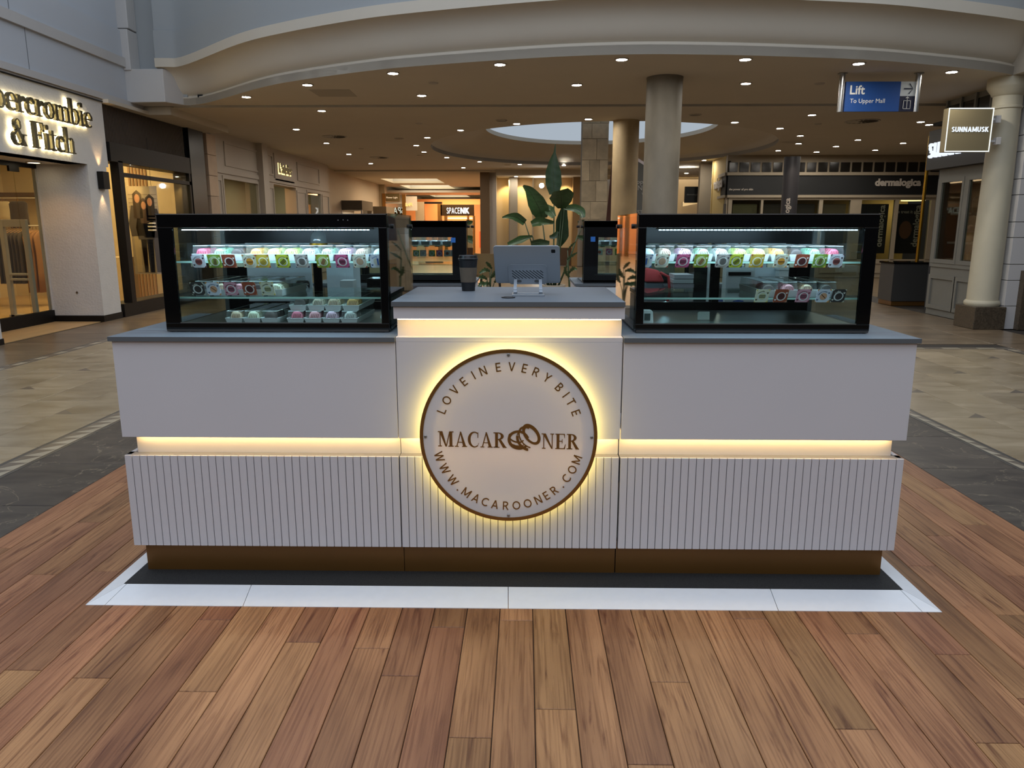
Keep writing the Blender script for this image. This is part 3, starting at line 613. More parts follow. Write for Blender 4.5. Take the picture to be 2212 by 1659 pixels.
# MACARO-O-NER in serif capitals, the two Os being macarons crossed like rings
zb = SZ - .041; mb = MB()
tilt = -.006
def word(txt, px0, px1):
    x0, x1 = at(px0, 940, y=SY).x, at(px1, 940, y=SY).x
    w = sum(GL[c][0] for c in txt) + .04 * (len(txt) - 1); s = (x1 - x0) / w
    h = .0575; k = h / s
    for ch in txt:
        m_, wd = serif_mb(ch, s, lambda a, b, d: (x0 + a, SY - .0003 - d, zb + b * k - .018 * (x0 + a)), .0012, 0); m_.build('letter', m_bronze, sg, fix=False); x0 += wd + .05 * s
word('MACAR', 946, 1092); word('NER', 1170, 1250)
lg = MB()
def px(u, v): return ((920 + u / 6.144 - 1098.7) / 592.5 + SX, SZ - (900 + v / 6.15 - 939.5) / 565.0)
def band(cx, cy, ro, ri, rot, a0, a1, n=40, wob=0.0, dc=(0, 0)):
    c, s = math.cos(R(rot)), math.sin(R(rot)); P = []; band.k += 1
    for i in range(n + 1):
        a = R(a0 + (a1 - a0) * i / n); w = 1 + wob * math.sin(a * 13)
        o = (ro[0] * w * math.cos(a), ro[1] * w * math.sin(a)); q = (dc[0] + ri[0] * w * math.cos(a), dc[1] + ri[1] * w * math.sin(a))
        P.append(tuple(px(cx + e[0] * c - e[1] * s, cy + e[0] * s + e[1] * c) for e in (o, q)))
    for i in range(n):
        q = [P[i][0], P[i + 1][0], P[i + 1][1], P[i][1]]
        lg.pris([(a, SY - .0015 - .00012 * band.k, b) for a, b in q], (0, .0012, 0))
band.k = 0
band(1232, 282, (146, 126), (112, 92), 10, 55, 335, dc=(4, -4))              # left macaron outline
band(1200, 252, (108, 64), (90, 46), 18, 0, 215, dc=(0, -2)); band(1212, 290, (118, 72), (106, 60), 14, 20, 165, wob=.02); band(1236, 322, (124, 82), (98, 48), 8, 20, 160, dc=(0, -4))
band(1402, 205, (156, 96), (112, 60), 52, 0, 360, dc=(6, 6))                # front macaron lid
band(1358, 244, (162, 108), (140, 92), 52, 35, 235, dc=(4, 0)); band(1340, 270, (154, 114), (142, 104), 52, 55, 190, wob=.02); band(1336, 284, (158, 118), (124, 88), 48, 40, 150, dc=(0, -4))
lg.build('emblem', m_bronze, sg)

# ================================================================== DISPLAY CASES
CZ0, CZ1 = .9505, 1.387
m_caseglass = glass('case_glass', (236, 244, 243), .8)
m_sideglass = glass('tinted_side_glass', (222, 228, 226), 1.2)
m_shelfglass = glass('shelf_glass', (236, 245, 241), .8)
m_glassedge = mat('glass_edge', (150, 185, 172), .2, spec=.6)
m_inner = mat('case_steel', (150, 152, 150), .3, metal=.8)
def display_case(label, x0, x1, y0, depth, flip=False, wl=.056, wr=.03, lights=True):
    """refrigerated case; the glass front looks towards -y (or +y when flip)"""
    y1 = y0 + depth; c = thing('display_case', label, 'display case', ((x0 + x1) / 2, (y0 + y1) / 2, CZ0))
    s = -1 if not flip else 1; yf, yr = (y0, y1) if not flip else (y1, y0)
    def yb(a, b): p, q = yf - s * a, yf - s * b; return (min(p, q), max(p, q))
    # black printed border of the front glass, and profiles
    fr = MB(); a = yb(0, .012)
    fr.box(x0, x1, *a, 1.338, CZ1 - .004).box(x0, x1, *a, CZ0 + .008, .984).box(x0, x0 + wl, *a, .984, 1.338).box(x1 - wr, x1, *a, .984, 1.338)
    fr.build('front_frame', m_blackgloss, c, bevel=.0015)
    MB().box(x0 - .004, x1 + .004, *yb(-.003, .014), CZ1 - .006, CZ1).build('top_trim', m_black, c, bevel=.002); MB().box(x0, x1, *yb(-.0045, -.003), CZ1 - .0035, CZ1 - .0012).build('edge_trim', m_steel, c)
    MB().box(x0 + .004, x1 - .004, *yb(-.004, .002), CZ0 + .003, CZ0 + .011).build('bottom_trim', mat('dull_steel', (92, 90, 88), .4, metal=.8), c)
    MB().box(x0 + wl, x1 - wr, *yb(-.0015, .004), .984, .9875).build('glass_bead', m_steel, c)
    MB().box(x0 + wl, x1 - wr, *yb(.004, .009), .985, 1.338).build('front_glass', m_caseglass, c)
    MB().box(x0 + .002, x1 - .002, *yb(.014, depth), CZ1 - .05, CZ1 - .006).build('canopy', m_black, c, bevel=.002)
    MB().box(x0 + .004, x1 - .004, *yb(.014, depth), CZ0, .972).build('base', m_black, c)
    for xs, sd in ((x0, -1), (x1, 1)):
        p, q = (xs - .004, xs + .004)
        sp = MB().box(p, q, *yb(.02, depth - .012), CZ0 + .012, CZ1 + .002).build('side_glass', m_sideglass, c)
        for k in (.07, depth - .07): MB().lathe([(.009, 0), (.009, .012)], (xs + (.004 if sd > 0 else -.016), yf - s * k, CZ1 - .045), 14, 'x').build('clamp', m_black, sp)
        for k in (.02, depth - .04): MB().box(*(sorted((xs - sd * .004, xs - sd * .022))), *yb(k, k + .02), .972, CZ1 - .05).build('upright', m_inner if k > .1 else m_black, c)
    # back with two sliding glazed doors
    bk = MB().box(x0 + .006, x1 - .006, *yb(depth - .03, depth), CZ0 + .012, 1.01).box(x0 + .006, x1 - .006, *yb(depth - .03, depth), 1.27, CZ1 - .006).box(x0 + .006, x0 + .075, *yb(depth - .03, depth), 1.01, 1.27).box(x1 - .075, x1 - .006, *yb(depth - .03, depth), 1.01, 1.27).build('back_frame', m_black, c)
    xm = (x0 + x1) / 2
    for k, (p, q) in enumerate(((x0 + .075, xm + .02), (xm - .02, x1 - .075))):
        d = MB().box(p, p + .03, *yb(depth - .026 + .01 * k, depth - .018 + .01 * k), 1.01, 1.27).box(q - .03, q, *yb(depth - .026 + .01 * k, depth - .018 + .01 * k), 1.01, 1.27).build('door', m_black, c)
        MB().box(p + .03, q - .03, *yb(depth - .024 + .01 * k, depth - .02 + .01 * k), 1.01, 1.27).build('door_glass', m_caseglass, d)
    # shelves
    for z, a0, a1 in ((1.213, .06, .47), (1.079, .05, .5)):
        sh = MB().box(x0 + .03, x1 - .03, *yb(a0, a1), z - .007, z).build('shelf', m_shelfglass, c)
        MB().box(x0 + .03, x1 - .03, *yb(a0 - .0015, a0), z - .007, z).build('shelf_edge', m_glassedge, sh)
        for k in range(9):
            xx = x0 + .1 + (x1 - x0 - .2) * k / 8
            if z > 1.2: MB().box(xx - .018, xx + .018, *yb(a0 + .012, a0 + .028), z - .022, z - .0075).build('ticket_clip', mat('clear_plastic_grey', (120, 112, 98), .3), sh)
    MB().box(x0 + .03, x1 - .03, *yb(.03, depth - .04), .972, .976).build('deck', m_inner, c)
    # light strip behind the top rail
    st = MB().box(x0 + .07, x1 - .05, *yb(.022, .034), CZ1 - .056, CZ1 - .0505).build('light_strip', m_black if not lights else m_inner, c)
    if lights:
        dd = MB(); n = int((x1 - x0 - .14) / .0135)
        for k in range(n): xx = x0 + .08 + .0135 * k; dd.box(xx, xx + .009, *yb(.024, .031), CZ1 - .0595, CZ1 - .0565)
        o = dd.build('light_diodes', m_cool, st); o['kind'] = 'stuff'
        lamp('case_light', 'AREA', (xm, yf - s * .03, CZ1 - .061), 4.6 if not flip else 9, (206, 232, 255), x1 - x0 - .16, .012, aim=(xm, yf - s * .16, 1.0))
    return c
caseL = display_case('glass display case on the left worktop, full of macaron trays', -1.296, -.449, .115, .61)
caseR = display_case('glass display case on the right worktop, its lower shelves half empty', .472, 1.342, .115, .61, wl=.03, wr=.05)
# three printed marks on the left case's rail
for k, ch in enumerate(('o', '+', 'a')):
    u = (730, 741, 751)[k]; p = at(u, 475, y=.113)
    text_mb(ch, .009, xz(p.x, .1145, p.z - .003), .0006).build('printed_mark', mat('print_grey', (150, 150, 150), .5), caseL, fix=False)

# ================================================================== REAR ROW OF THE KIOSK
def rear(label, x0, x1):
    c = thing('rear_counter', label, 'counter', ((x0 + x1) / 2, 2.95, ZM))
    MB().box(x0, x1, 3.26, 3.28, .2, .9326).box(x0, x0 + .018, 2.64, 3.26, ZM, .9326).box(x1 - .018, x1, 2.64, 3.26, ZM, .9326).build('carcass', m_laminate, c)
    MB().box(x0 + .018, x1 - .018, 2.66, 3.25, .45, .468).build('inner_shelf', m_laminate, c)
    MB().box(x0, x1, 2.66, 2.675, ZM, .3).build('kick_panel', m_laminate, c)
    slab(label.replace('white rear kiosk counter', 'grey worktop of the rear kiosk counter'), x0 - .01, x1 + .01, 2.63, 3.3, .9501, .0174)
rear('white rear kiosk counter under the left rear display case', -1.44, -.31)
rear('white rear kiosk counter under the right rear display case', .42, 1.46)
rl = display_case('rear display case behind the paper cup, seen from its back doors', -1.21, -.345, 2.645, .58, flip=True)
rr = display_case('rear display case beside the right front case, seen from its back doors', .468, 1.33, 2.645, .58, flip=True)
for c, u, v, xx in ((rl, 979, 519, 0), (rr, 1281, 517, 0)):
    p = at(u, v, y=2.643); MB().box(p.x - .016, p.x + .016, 2.6435, 2.6445, p.z - .016, p.z + .018).build('blue_sticker', mat('sticker_blue', (40, 110, 190), .5), c)
p = at(1295, 618, y=2.62)
MB().box(.45, .9, 2.618, 2.622, .87, .925).build('paper_notice', mat('notice_white', (205, 208, 208), .6), rr)
# ================================================================== MACARON TRAYS
m_tray = mat('tray_white', (222, 226, 226), .35)
m_lid = glass('tray_lid', (246, 250, 250), .9, .06, .03)
def tray_meshes(w, L, hb, hl):
    t = .0012; a, b = w / 2 * .84, w / 2
    out = [(-a, .006, 0), (a, .006, 0), (a, L - .006, 0), (-a, L - .006, 0)]; top = [(-b, 0, hb), (b, 0, hb), (b, L, hb), (-b, L, hb)]
    ii = [(-b + .004, .004, hb), (b - .004, .004, hb), (b - .004, L - .004, hb), (-b + .004, L - .004, hb)]; ib = [(-a + t, .008, t), (a - t, .008, t), (a - t, L - .008, t), (-a + t, L - .008, t)]
    base = MB().add(out + top + ii + ib, [(3, 2, 1, 0)] + [(i, (i + 1) % 4, 4 + (i + 1) % 4, 4 + i) for i in range(4)] + [(4 + i, 4 + (i + 1) % 4, 8 + (i + 1) % 4, 8 + i) for i in range(4)] + [(8 + i, 8 + (i + 1) % 4, 12 + (i + 1) % 4, 12 + i) for i in range(4)] + [(12, 13, 14, 15)])
    c = b * .86; lo = [(-b + .003, .003, hb + .0006), (b - .003, .003, hb + .0006), (b - .003, L - .003, hb + .0006), (-b + .003, L - .003, hb + .0006)]; up = [(-c, .01, hb + hl), (c, .01, hb + hl), (c, L - .01, hb + hl), (-c, L - .01, hb + hl)]
    lid = MB().add(lo + up, [(i, (i + 1) % 4, 4 + (i + 1) % 4, 4 + i) for i in range(4)] + [(4, 5, 6, 7)])
    lip = MB()
    for k in range(4):
        p, q = up[k], up[(k + 1) % 4]; lip.tube([p, q], .0008, 5)
    return base.mesh('base', m_tray), lid.mesh('lid', m_lid), lip.mesh('lid_rim', mat('lid_rim', (235, 245, 245), .15))
T_TOP = tray_meshes(.064, .33, .026, .030); T_LOW = tray_meshes(.066, .33, .021, .026)
MR = .0225
shell_me, fill_me = {}, {}
def macaron_mesh(col, fil):
    k = (col, fil)
    if k not in shell_me:
        mm = mat('shell_%d_%d_%d' % col, col, .6, var=.08, nscale=60)
        sh = MB()
        for s in (-1, 1):
            pr = [(.001, .0105), (.010, .0104), (.017, .0090), (.0210, .0062), (.0222, .0040), (.0225, .0024), (.001, .0022)]
            sh.lathe([(r, s * h) for r, h in pr], (0, 0, 0), 18, 'y', cap=False)
        drizz = MB()
        shell_me[k] = sh.mesh('macaron', mm, smooth=45); fill_me[k] = MB().lathe([(.001, -.0023), (.0212, -.0022), (.0215, 0), (.0212, .0022), (.001, .0023)], (0, 0, 0), 16, 'y').mesh('filling', mat('filling_%d_%d_%d' % fil, fil, .5), smooth=45)
    return shell_me[k], fill_me[k]
dz_me = {}
def drizzle_mesh(col):
    if col not in dz_me:
        mb = MB()
        for k in range(5):
            x = -.013 + .0065 * k; mb.tube([(x - .004, -.0095, -.013), (x, -.0108, 0), (x + .004, -.0096, .013)], .0011, 5)
            mb.tube([(x - .004, -.008, .014), (x, -.003, .0205), (x + .003, .003, .0205)], .0010, 5)
        dz_me[col] = mb.mesh('drizzle', mat('drizzle_%d_%d_%d' % col, col, .4))
    return dz_me[col]
def tray(T, label, mlabel, group, x, y, z, rot, col, fil, dz, n, hb, gap=.0235):
    t = thing('macaron_tray', label, 'tray', (x, y, z), rot, None, local=True)
    inst('base', T[0], t); l = inst('lid', T[1], t); inst('lid_rim', T[2], l)
    s, f = macaron_mesh(col, fil); c, sn = math.cos(rot), math.sin(rot)
    for k in range(n):
        yy = .024 + gap * k; dx = random.uniform(-.004, .004)
        o = inst('macaron', s, None, (x + dx * c - yy * sn, y + dx * sn + yy * c, z + .0016 + MR), rot + random.uniform(-.06, .06))
        props(o, mlabel, 'macaron', group); inst('filling', f, o)
        if dz and k < 3: inst('drizzle', drizzle_mesh(dz), o)
FL = {  # flavour: shell, filling, drizzle, card ground, corner, oval, picture, stripes, stripe angle, words, word colour, adjective
 'raspberry': ((206, 92, 120), (150, 30, 50), (140, 24, 44), (228, 230, 240), (92, 34, 50), None, (186, 108, 104), (74, 30, 36), 0, 'Raspberry', (40, 20, 30), 'white card with pink macaron picture'),
 'pistachio': ((150, 205, 165), (120, 150, 80), (98, 70, 36), (132, 166, 66), (226, 190, 70), (232, 238, 226), (150, 176, 90), (92, 64, 32), 80, 'Pistachio', (226, 236, 214), 'green card with striped macaron picture'),
 'chocolate': ((66, 44, 40), (40, 26, 24), None, (158, 76, 52), (200, 140, 110), (232, 228, 226), (82, 34, 34), None, 0, '', (0, 0, 0), 'rust brown card with dark macaron picture'),
 'mango': ((226, 170, 96), (220, 150, 60), (160, 100, 30), (224, 226, 204), (214, 140, 60), (240, 242, 236), (214, 150, 56), (120, 80, 30), 0, 'Mango Passion', (110, 60, 30), 'cream card with orange macaron picture'),
 'lemon': ((224, 214, 140), (214, 196, 90), (160, 150, 60), (222, 192, 76), (190, 70, 50), (232, 238, 232), (204, 182, 74), (176, 150, 56), 30, '', (240, 240, 230), 'yellow card with yellow macaron picture'),
 'lime': ((206, 214, 120), (190, 200, 90), (110, 110, 40), (198, 206, 62), (56, 52, 40), (228, 236, 232), (184, 196, 56), (70, 70, 30), 40, 'Lime Cheesecake', (40, 44, 20), 'lime yellow card with striped macaron picture'),
 'cookie': ((196, 192, 188), (120, 116, 112), (80, 76, 72), (186, 178, 172), (62, 52, 70), (236, 238, 238), (150, 146, 142), (92, 88, 86), 85, 'Cookies', (60, 50, 60), 'grey card with grey striped macaron picture'),
 'berry': ((164, 208, 172), (150, 60, 60), (110, 40, 34), (146, 164, 54), (176, 44, 48), (228, 234, 216), (170, 186, 116), (128, 52, 40), 60, 'Pistachio Raspberry', (232, 238, 214), 'olive green card with red striped macaron picture'),
 'cherry': ((222, 176, 196), (96, 40, 60), (70, 30, 46), (200, 92, 134), (90, 34, 66), (236, 236, 240), (196, 90, 128), (70, 26, 48), 0, 'Cherry Tonka', (60, 24, 44), 'magenta card with pink macaron picture'),
 'biscuit': ((206, 184, 164), (150, 104, 70), (120, 80, 50), (228, 228, 208), (166, 82, 62), (236, 240, 238), (172, 100, 76), (222, 190, 160), 0, 'Speculoos', (60, 40, 34), 'cream card with brown lattice macaron picture'),
 'bounty': ((214, 220, 222), (220, 220, 214), None, (226, 232, 242), (70, 112, 176), None, (214, 210, 192), (70, 110, 180), 90, 'Bounty', (60, 90, 150), 'white card with a blue half circle picture'),
 'coffee': ((74, 62, 56), (54, 44, 40), None, (60, 56, 56), (196, 196, 180), (226, 232, 232), (58, 50, 50), None, 0, 'Coffee', (220, 220, 210), 'black card with dark macaron picture'),
 'caramel': ((214, 184, 156), (190, 140, 90), (150, 100, 60), (220, 226, 240), (222, 150, 70), None, (216, 164, 130), (110, 70, 50), -40, 'Salted Caramel', (90, 110, 140), 'pale blue card with beige macaron picture'),
 'strawberry': ((222, 150, 160), (150, 40, 60), (130, 30, 44), (216, 160, 178), (128, 40, 58), (236, 238, 242), (188, 112, 132), (84, 40, 60), 0, 'Strawberry', (120, 40, 60), 'rose card with striped pink macaron picture'),
 'vanilla': ((226, 220, 196), (222, 212, 170), (130, 120, 80), (222, 224, 200), (214, 196, 96), (214, 226, 222), (206, 208, 170), (90, 92, 60), 0, 'Vanilla', (90, 90, 70), 'pale cream card with cream macaron picture'),
}
def card(key, x, y, z, where, tilt=0.0, skew=0.0, sc=1.0):
    """price card hanging at x, z (centre) facing -y"""
    f = FL[key]; _, _, _, g, cor, oval, pic, stripe, ang, words_, wc, adj = f
    w, h = .0255 * sc, .0245 * sc
    t = thing('flavour_card', '%s, %s' % (adj, where), 'card', (x, y, z - h))
    c, s = math.cos(tilt), math.sin(tilt)
    def P(a, b, d): return (x + (a + skew * b), y - d - b * math.sin(.12), z + b)
    def plate(pts, d0, d1): return MB().pris([P(a, b, d0) for a, b in pts], (0, -(d1 - d0), 0))
    plate([(-w, -h), (w, -h), (w, h), (-w, h)], 0, .0012).build('card', mat('card_%d_%d_%d' % g, g, .5), t)
    cm = mat('print_%d_%d_%d' % cor, cor, .5); co = MB()
    q = .34
    for sx, sz, k in ((1, 1, .8), (1, -1, 1.0), (-1, -1, .6), (-1, 1, .9)):
        pts = [(sx * w, sz * h), (sx * (w - w * q * k), sz * h), (sx * w, sz * (h - h * q * k))]
        co.pris([P(a, b, .0013) for a, b in pts], (0, -.0004, 0))
    co.build('printed_corners', cm, t)
    ell = lambda rx, rz, cx, cz, n=22: [(cx + rx * math.cos(2 * math.pi * i / n), cz + rz * math.sin(2 * math.pi * i / n)) for i in range(n)]
    if oval: plate(ell(w * .70, h * .66, .0005, -.0025), .0013, .0017).build('white_oval', mat('print_%d_%d_%d' % oval, oval, .5), t)
    plate(ell(w * .52, h * .52, .001, -.002), .0018, .0022).build('macaron_picture', mat('print_%d_%d_%d' % pic, pic, .5), t)
    if stripe:
        st = MB(); a = R(ang); ca, sa = math.cos(a), math.sin(a)
        rows = (-.35, 0, .32) if key not in ('mango', 'caramel', 'bounty') else (0,)
        if key in ('cookie', 'biscuit'): rows = (-.6, -.3, 0, .3, .6)
        for r in rows:
            L = math.sqrt(max(0, 1 - r * r)) * w * .48; o = r * w * .5; tk = .0013 if key != 'bounty' else .0032
            if key == 'bounty': o = -.003
            pts = [(-L, o - tk), (L, o - tk), (L, o + tk), (-L, o + tk)]
            st.pris([P(.001 + p * ca - q_ * sa, -.002 + p * sa + q_ * ca, .0023) for p, q_ in pts], (0, -.0003, 0))
            if key == 'biscuit': st.pris([P(.001 - q_, -.002 + p, .0023) for p, q_ in pts], (0, -.0003, 0))
        st.build('picture_stripes', mat('print_%d_%d_%d' % stripe, stripe, .5), t)
    ht = MB()
    for sx, sz in ((1, .42), (-1, -.62)):
        cx, cz = sx * w * .74, sz * h
        ht.pris([P(cx + a * .0042, cz + b * .0042, .0018) for a, b in ((0, -.9), (.9, .1), (.75, .7), (.35, .8), (0, .45), (-.35, .8), (-.75, .7), (-.9, .1))], (0, -.0003, 0))
    ht.build('printed_hearts', mat('print_%d_%d_%d' % (wc if words_ else (236, 232, 230)), wc if words_ else (236, 232, 230), .5), t)
    if words_:
        n = len(words_); W_ = min(w * 1.25, .0032 * n); ry = h * .78; mb = text_mb(words_, .0068, lambda a, b, d: (a, b, d), .0003, .0001)
        xs = [v[0] for v in mb.v]; k = W_ / (max(xs) - min(xs)); xm = (max(xs) + min(xs)) / 2; vv = []
        for a, b, d in mb.v:
            a = (a - xm) * k; b *= min(1, k * 1.25); th = math.pi / 2 + .35 - a / (h * .72); r_ = h * .70 + b
            vv.append(P(.0005 + r_ * math.cos(th) * 1.06, -.0025 + r_ * math.sin(th), .0018 + d))
        mb.v = vv; mb.build('printed_name', mat('print_%d_%d_%d' % wc, wc, .5), t, fix=False)
    return t
TL = [('raspberry', 429), ('pistachio', 464), ('chocolate', 495), ('mango', 539), ('lemon', 568), ('lime', 611), ('cookie', 652), ('berry', 698), ('cherry', 739), ('biscuit', 777), ('bounty', 814)]
TRR = [('bounty', 1394), ('biscuit', 1430), ('cherry', 1475), ('berry', 1514), ('cookie', 1561), ('lime', 1590), ('lemon', 1635), ('mango', 1687), ('chocolate', 1732), ('pistachio', 1771), ('raspberry', 1806)]
YS = .172
def row(L, v, z, case, shelf, T, hb, n, y=YS, yc=None, keys=None, tv=None):
    for k, (key, u) in enumerate(L):
        f = FL[key]; p = at(u, v, y=(yc or y - .006)); card(key, p.x, (yc or y - .006), p.z, '%s of %s case' % (shelf, case), skew=(-.12 if case == 'left' else .12))
ZT = 1.2134
row(TL, 564, ZT, 'left', 'top shelf', T_TOP, .026, 6); row(TRR, 563.5, ZT, 'right', 'top shelf', T_TOP, .026, 6)
def trays(case, shelf, us, keys, y, z, T, hb, n, zc, kind='tray'):
    for k, (u, key) in enumerate(zip(us, keys)):
        f = FL[key]; p = at(u, 0, y=y); x = (CAM.x + ray(u, zc).x / ray(u, zc).y * (y - CAM.y))
        o = ORD[k]; adj = {'raspberry': 'pink', 'pistachio': 'mint green', 'chocolate': 'dark brown', 'mango': 'orange', 'lemon': 'pale yellow', 'lime': 'yellow green', 'cookie': 'grey', 'berry': 'green', 'cherry': 'pale pink', 'biscuit': 'beige', 'bounty': 'white', 'coffee': 'black', 'caramel': 'tan', 'strawberry': 'rose pink', 'vanilla': 'cream'}[key]
        tray(T, 'white tray of %s macarons, %s from left on the %s, %s case' % (adj, o, shelf, case), '%s macaron in the %s tray from left, %s, %s case' % (adj, o, shelf, case), '%s macarons, %s of %s case' % (adj, shelf, case), x, y, z, random.uniform(-.015, .015), f[0], f[1], f[2], n, hb)
kl = [k for k, _ in TL]; kr = [k for k, _ in TRR]
trays('left', 'top shelf', [432 + 38.6 * k for k in range(11)], kl, YS + .012, ZT, T_TOP, .026, 6, 555)
trays('right', 'top shelf', [1400 + 40.6 * k for k in range(11)], kr, YS + .012, ZT, T_TOP, .026, 6, 555)
ML = [('coffee', 427), ('caramel', 461), ('strawberry', 499), ('chocolate', 539), ('vanilla', 578)]
MRR = [('vanilla', 1646), ('chocolate', 1687), ('strawberry', 1735), ('caramel', 1778), ('coffee', 1811)]
for key, u in ML: p = at(u, 623.5, y=.158); card(key, p.x, .158, p.z, 'middle shelf of left case', skew=-.14)
for key, u in MRR: p = at(u, 639, y=.156); card(key, p.x, .156, p.z, 'middle shelf of right case', skew=.14)
ZM2 = 1.0794
trays('left', 'middle shelf', [436, 475, 514, 553, 592], [k for k, _ in ML], .185, ZM2, T_TOP, .026, 5, 625)
trays('right', 'middle shelf', [1665, 1707, 1749, 1791, 1830][:4] + [1826], ['chocolate', 'strawberry', 'caramel', 'coffee', 'coffee'][:4], .185, ZM2, T_TOP, .026, 5, 625)
ZB = .9766
trays('left', 'lower left', [505, 544, 582], ['caramel', 'vanilla', 'chocolate'], .165, ZB, T_LOW, .022, 5, 694)
trays('left', 'lower right', [638, 676, 715, 754], ['raspberry', 'strawberry', 'cherry', 'cookie'], .165, ZB, T_LOW, .022, 5, 694)
trays('left', 'stacked row', [643, 683, 719, 758], ['chocolate', 'biscuit', 'caramel', 'mango'], .185, ZB + .0478, T_LOW, .022, 5, 670)
# clear domed cake box on the left case's trays
p = at(688, 526, y=.36)
d = thing('cake_dome', 'small clear domed cake box with gold base standing on trays in left case', 'cake box', (p.x, .36, ZT + .0566))
MB().cyl((p.x, .36, ZT + .0566), .036, .006).build('gold_base', m_brass, d, smooth=40)
MB().lathe([(.032, .006), (.032, .03), (.027, .044), (.016, .053), (.002, .056)], (p.x, .36, ZT + .0566), 24, 'z', cap=False).build('dome', m_lid, d, smooth=40)
# small items on the bottom deck of the right case
p = at(1398, 698, y=.2)
g = thing('thermometer', 'white digital thermometer on the bottom deck of the right display case', 'thermometer', (p.x, .2, ZB))
MB().pris([(p.x - .022, .2, ZB), (p.x + .024, .2, ZB), (p.x + .02, .2, ZB + .045), (p.x + .012, .2, ZB + .052), (p.x - .022, .2, ZB + .052)], (0, .014, 0)).build('housing', m_tray, g, bevel=.002)
MB().box(p.x - .012, p.x + .011, .1985, .2, ZB + .012, ZB + .038).build('display', mat('lcd_grey', (78, 86, 84), .3), g)
p = at(1520, 684, y=.32)
MB().pris([(p.x - .024, .32, ZB), (p.x + .024, .32, ZB), (p.x + .024, .325, ZB + .032), (p.x - .018, .325, ZB + .032), (p.x - .024, .325, ZB + .026)], (0, .0015, 0)).build('paper_tag', mat('notice_white', (205, 208, 208), .6), None, label='small folded cream paper tag on the bottom deck of right case', cat='tag')
p = at(836, 694, y=.2)
MB().tube([(-.475, .21, ZB + .002), (-.49, .21, ZB + .02), (-.48, .21, ZB + .05)], [.008, .012, .010], 8).build('plastic_scoop', m_tray, None, smooth=True, label='white plastic scoop at the right end of left case bottom deck', cat='scoop')

# cards seen from behind in the two rear cases
for c, us, key0 in (('left rear', [899, 914, 933, 949, 966, 980], ['pistachio', 'cookie', 'berry', 'cherry', 'biscuit', 'bounty']), ('right rear', [1283, 1295, 1316, 1335], ['bounty', 'biscuit', 'cherry', 'berry'])):
    for k, (u, key) in enumerate(zip(us, key0)):
        p = at(u, 547 if 'left' in c else 544, y=3.168); f = FL[key]; g = thing('flavour_card', '%s, %s from left in the %s case' % (f[11], ORD[k], c), 'card', (p.x, 3.168, p.z - .025))
        MB().box(p.x - .0245, p.x + .0245, 3.168, 3.1692, p.z - .024, p.z + .024).build('card', mat('card_%d_%d_%d' % f[3], f[3], .5), g)
        MB().ring((p.x, 3.1665, p.z - .002), .017, .012, .001, 24).build('white_oval', m_tray, g); MB().lathe([(.012, 0), (.012, .001)], (p.x, 3.1665, p.z - .002), 20, 'y').build('macaron_picture', mat('print_%d_%d_%d' % f[6], f[6], .5), g)
for c, x0, n, ks in (('left rear', -1.13, 10, ['raspberry', 'cookie', 'lime', 'mango', 'berry', 'vanilla', 'cherry', 'biscuit', 'bounty', 'lemon']), ('right rear', .56, 4, ['bounty', 'biscuit', 'cherry', 'berry'])):
    for k in range(n):
        t = thing('macaron_tray', 'clear-lidded macaron tray, %s from left on the shelf of %s case' % (ORD[k], c), 'tray', (x0 + .078 * k, 2.83, ZT), 0, None, local=True)
        inst('base', T_TOP[0], t); inst('lid', T_TOP[1], t); inst('lid_rim', T_TOP[2], t)

# ================================================================== INSIDE THE KIOSK, SEEN THROUGH THE CASES
m_board = mat('printed_board', (206, 214, 220), .5)
def table(label, x0, x1):
    t = thing('prep_table', label, 'table', ((x0 + x1) / 2, 1.2, ZM))
    MB().box(x0, x1, .92, 1.5, .80, .83).build('tabletop', m_laminate, t, bevel=.002)
    for xx in (x0 + .03, x1 - .07):
        for yy in (.95, 1.43): MB().box(xx, xx + .04, yy, yy + .04, ZM, .80).build('leg', m_inner, t)
table('white prep table inside the kiosk behind the left display case', -1.36, -.48); table('white prep table inside the kiosk behind the right display case', .5, 1.4)
ZP = .83
def upright(name, label, cat, u0, u1, vtop, y, m, th=.012, z0=ZP):
    a, b = at(u0, vtop, y=y), at(u1, vtop, y=y)
    t = thing(name, label, cat, ((a.x + b.x) / 2, y, z0)); MB().box(a.x, b.x, y, y + th, z0, a.z).build('panel', m, t, bevel=.001); return t, a.x, b.x, a.z
t, a, b, z = upright('menu_board', 'white printed board with rows of macaron pictures behind left case', 'board', 500, 668, 505, 1.02, m_board)
for i in range(4):
    for j in range(2):
        xx = a + (b - a) * (.16 + .23 * i); zz = z - .12 - .12 * j
        MB().lathe([(.016, 0), (.016, .001)], (xx, 1.019, zz), 18, 'y').build('macaron_picture', mat('print_%d_%d_%d' % FL[kl[i + 4 * j]][6], FL[kl[i + 4 * j]][6], .5), t)
p = at(655, 620, y=1.0); card('coffee', p.x, 1.0, p.z, 'leaning on the white board behind left case', sc=1.3)
upright('white_box', 'tall white cardboard box behind the right door of left case', 'box', 704, 762, 560, 1.1, m_board, .16)
g, *_ = upright('black_printer', 'black till printer behind the right end of the left case', 'printer', 792, 838, 602, 1.05, m_black, .15)
upright('plastic_tub', 'pale plastic tub on the prep table behind left case', 'tub', 734, 762, 606, 1.0, m_tray, .08)
t, a, b, z = upright('menu_board', 'white printed board with a brown card picture behind right case', 'board', 1572, 1700, 506, 1.06, m_board)
p = at(1610, 520, y=1.05); MB().box(p.x - .03, p.x + .03, 1.058, 1.0595, p.z - .03, p.z + .03).build('card_picture', mat('print_160_110_90', (130, 92, 76), .5), t)
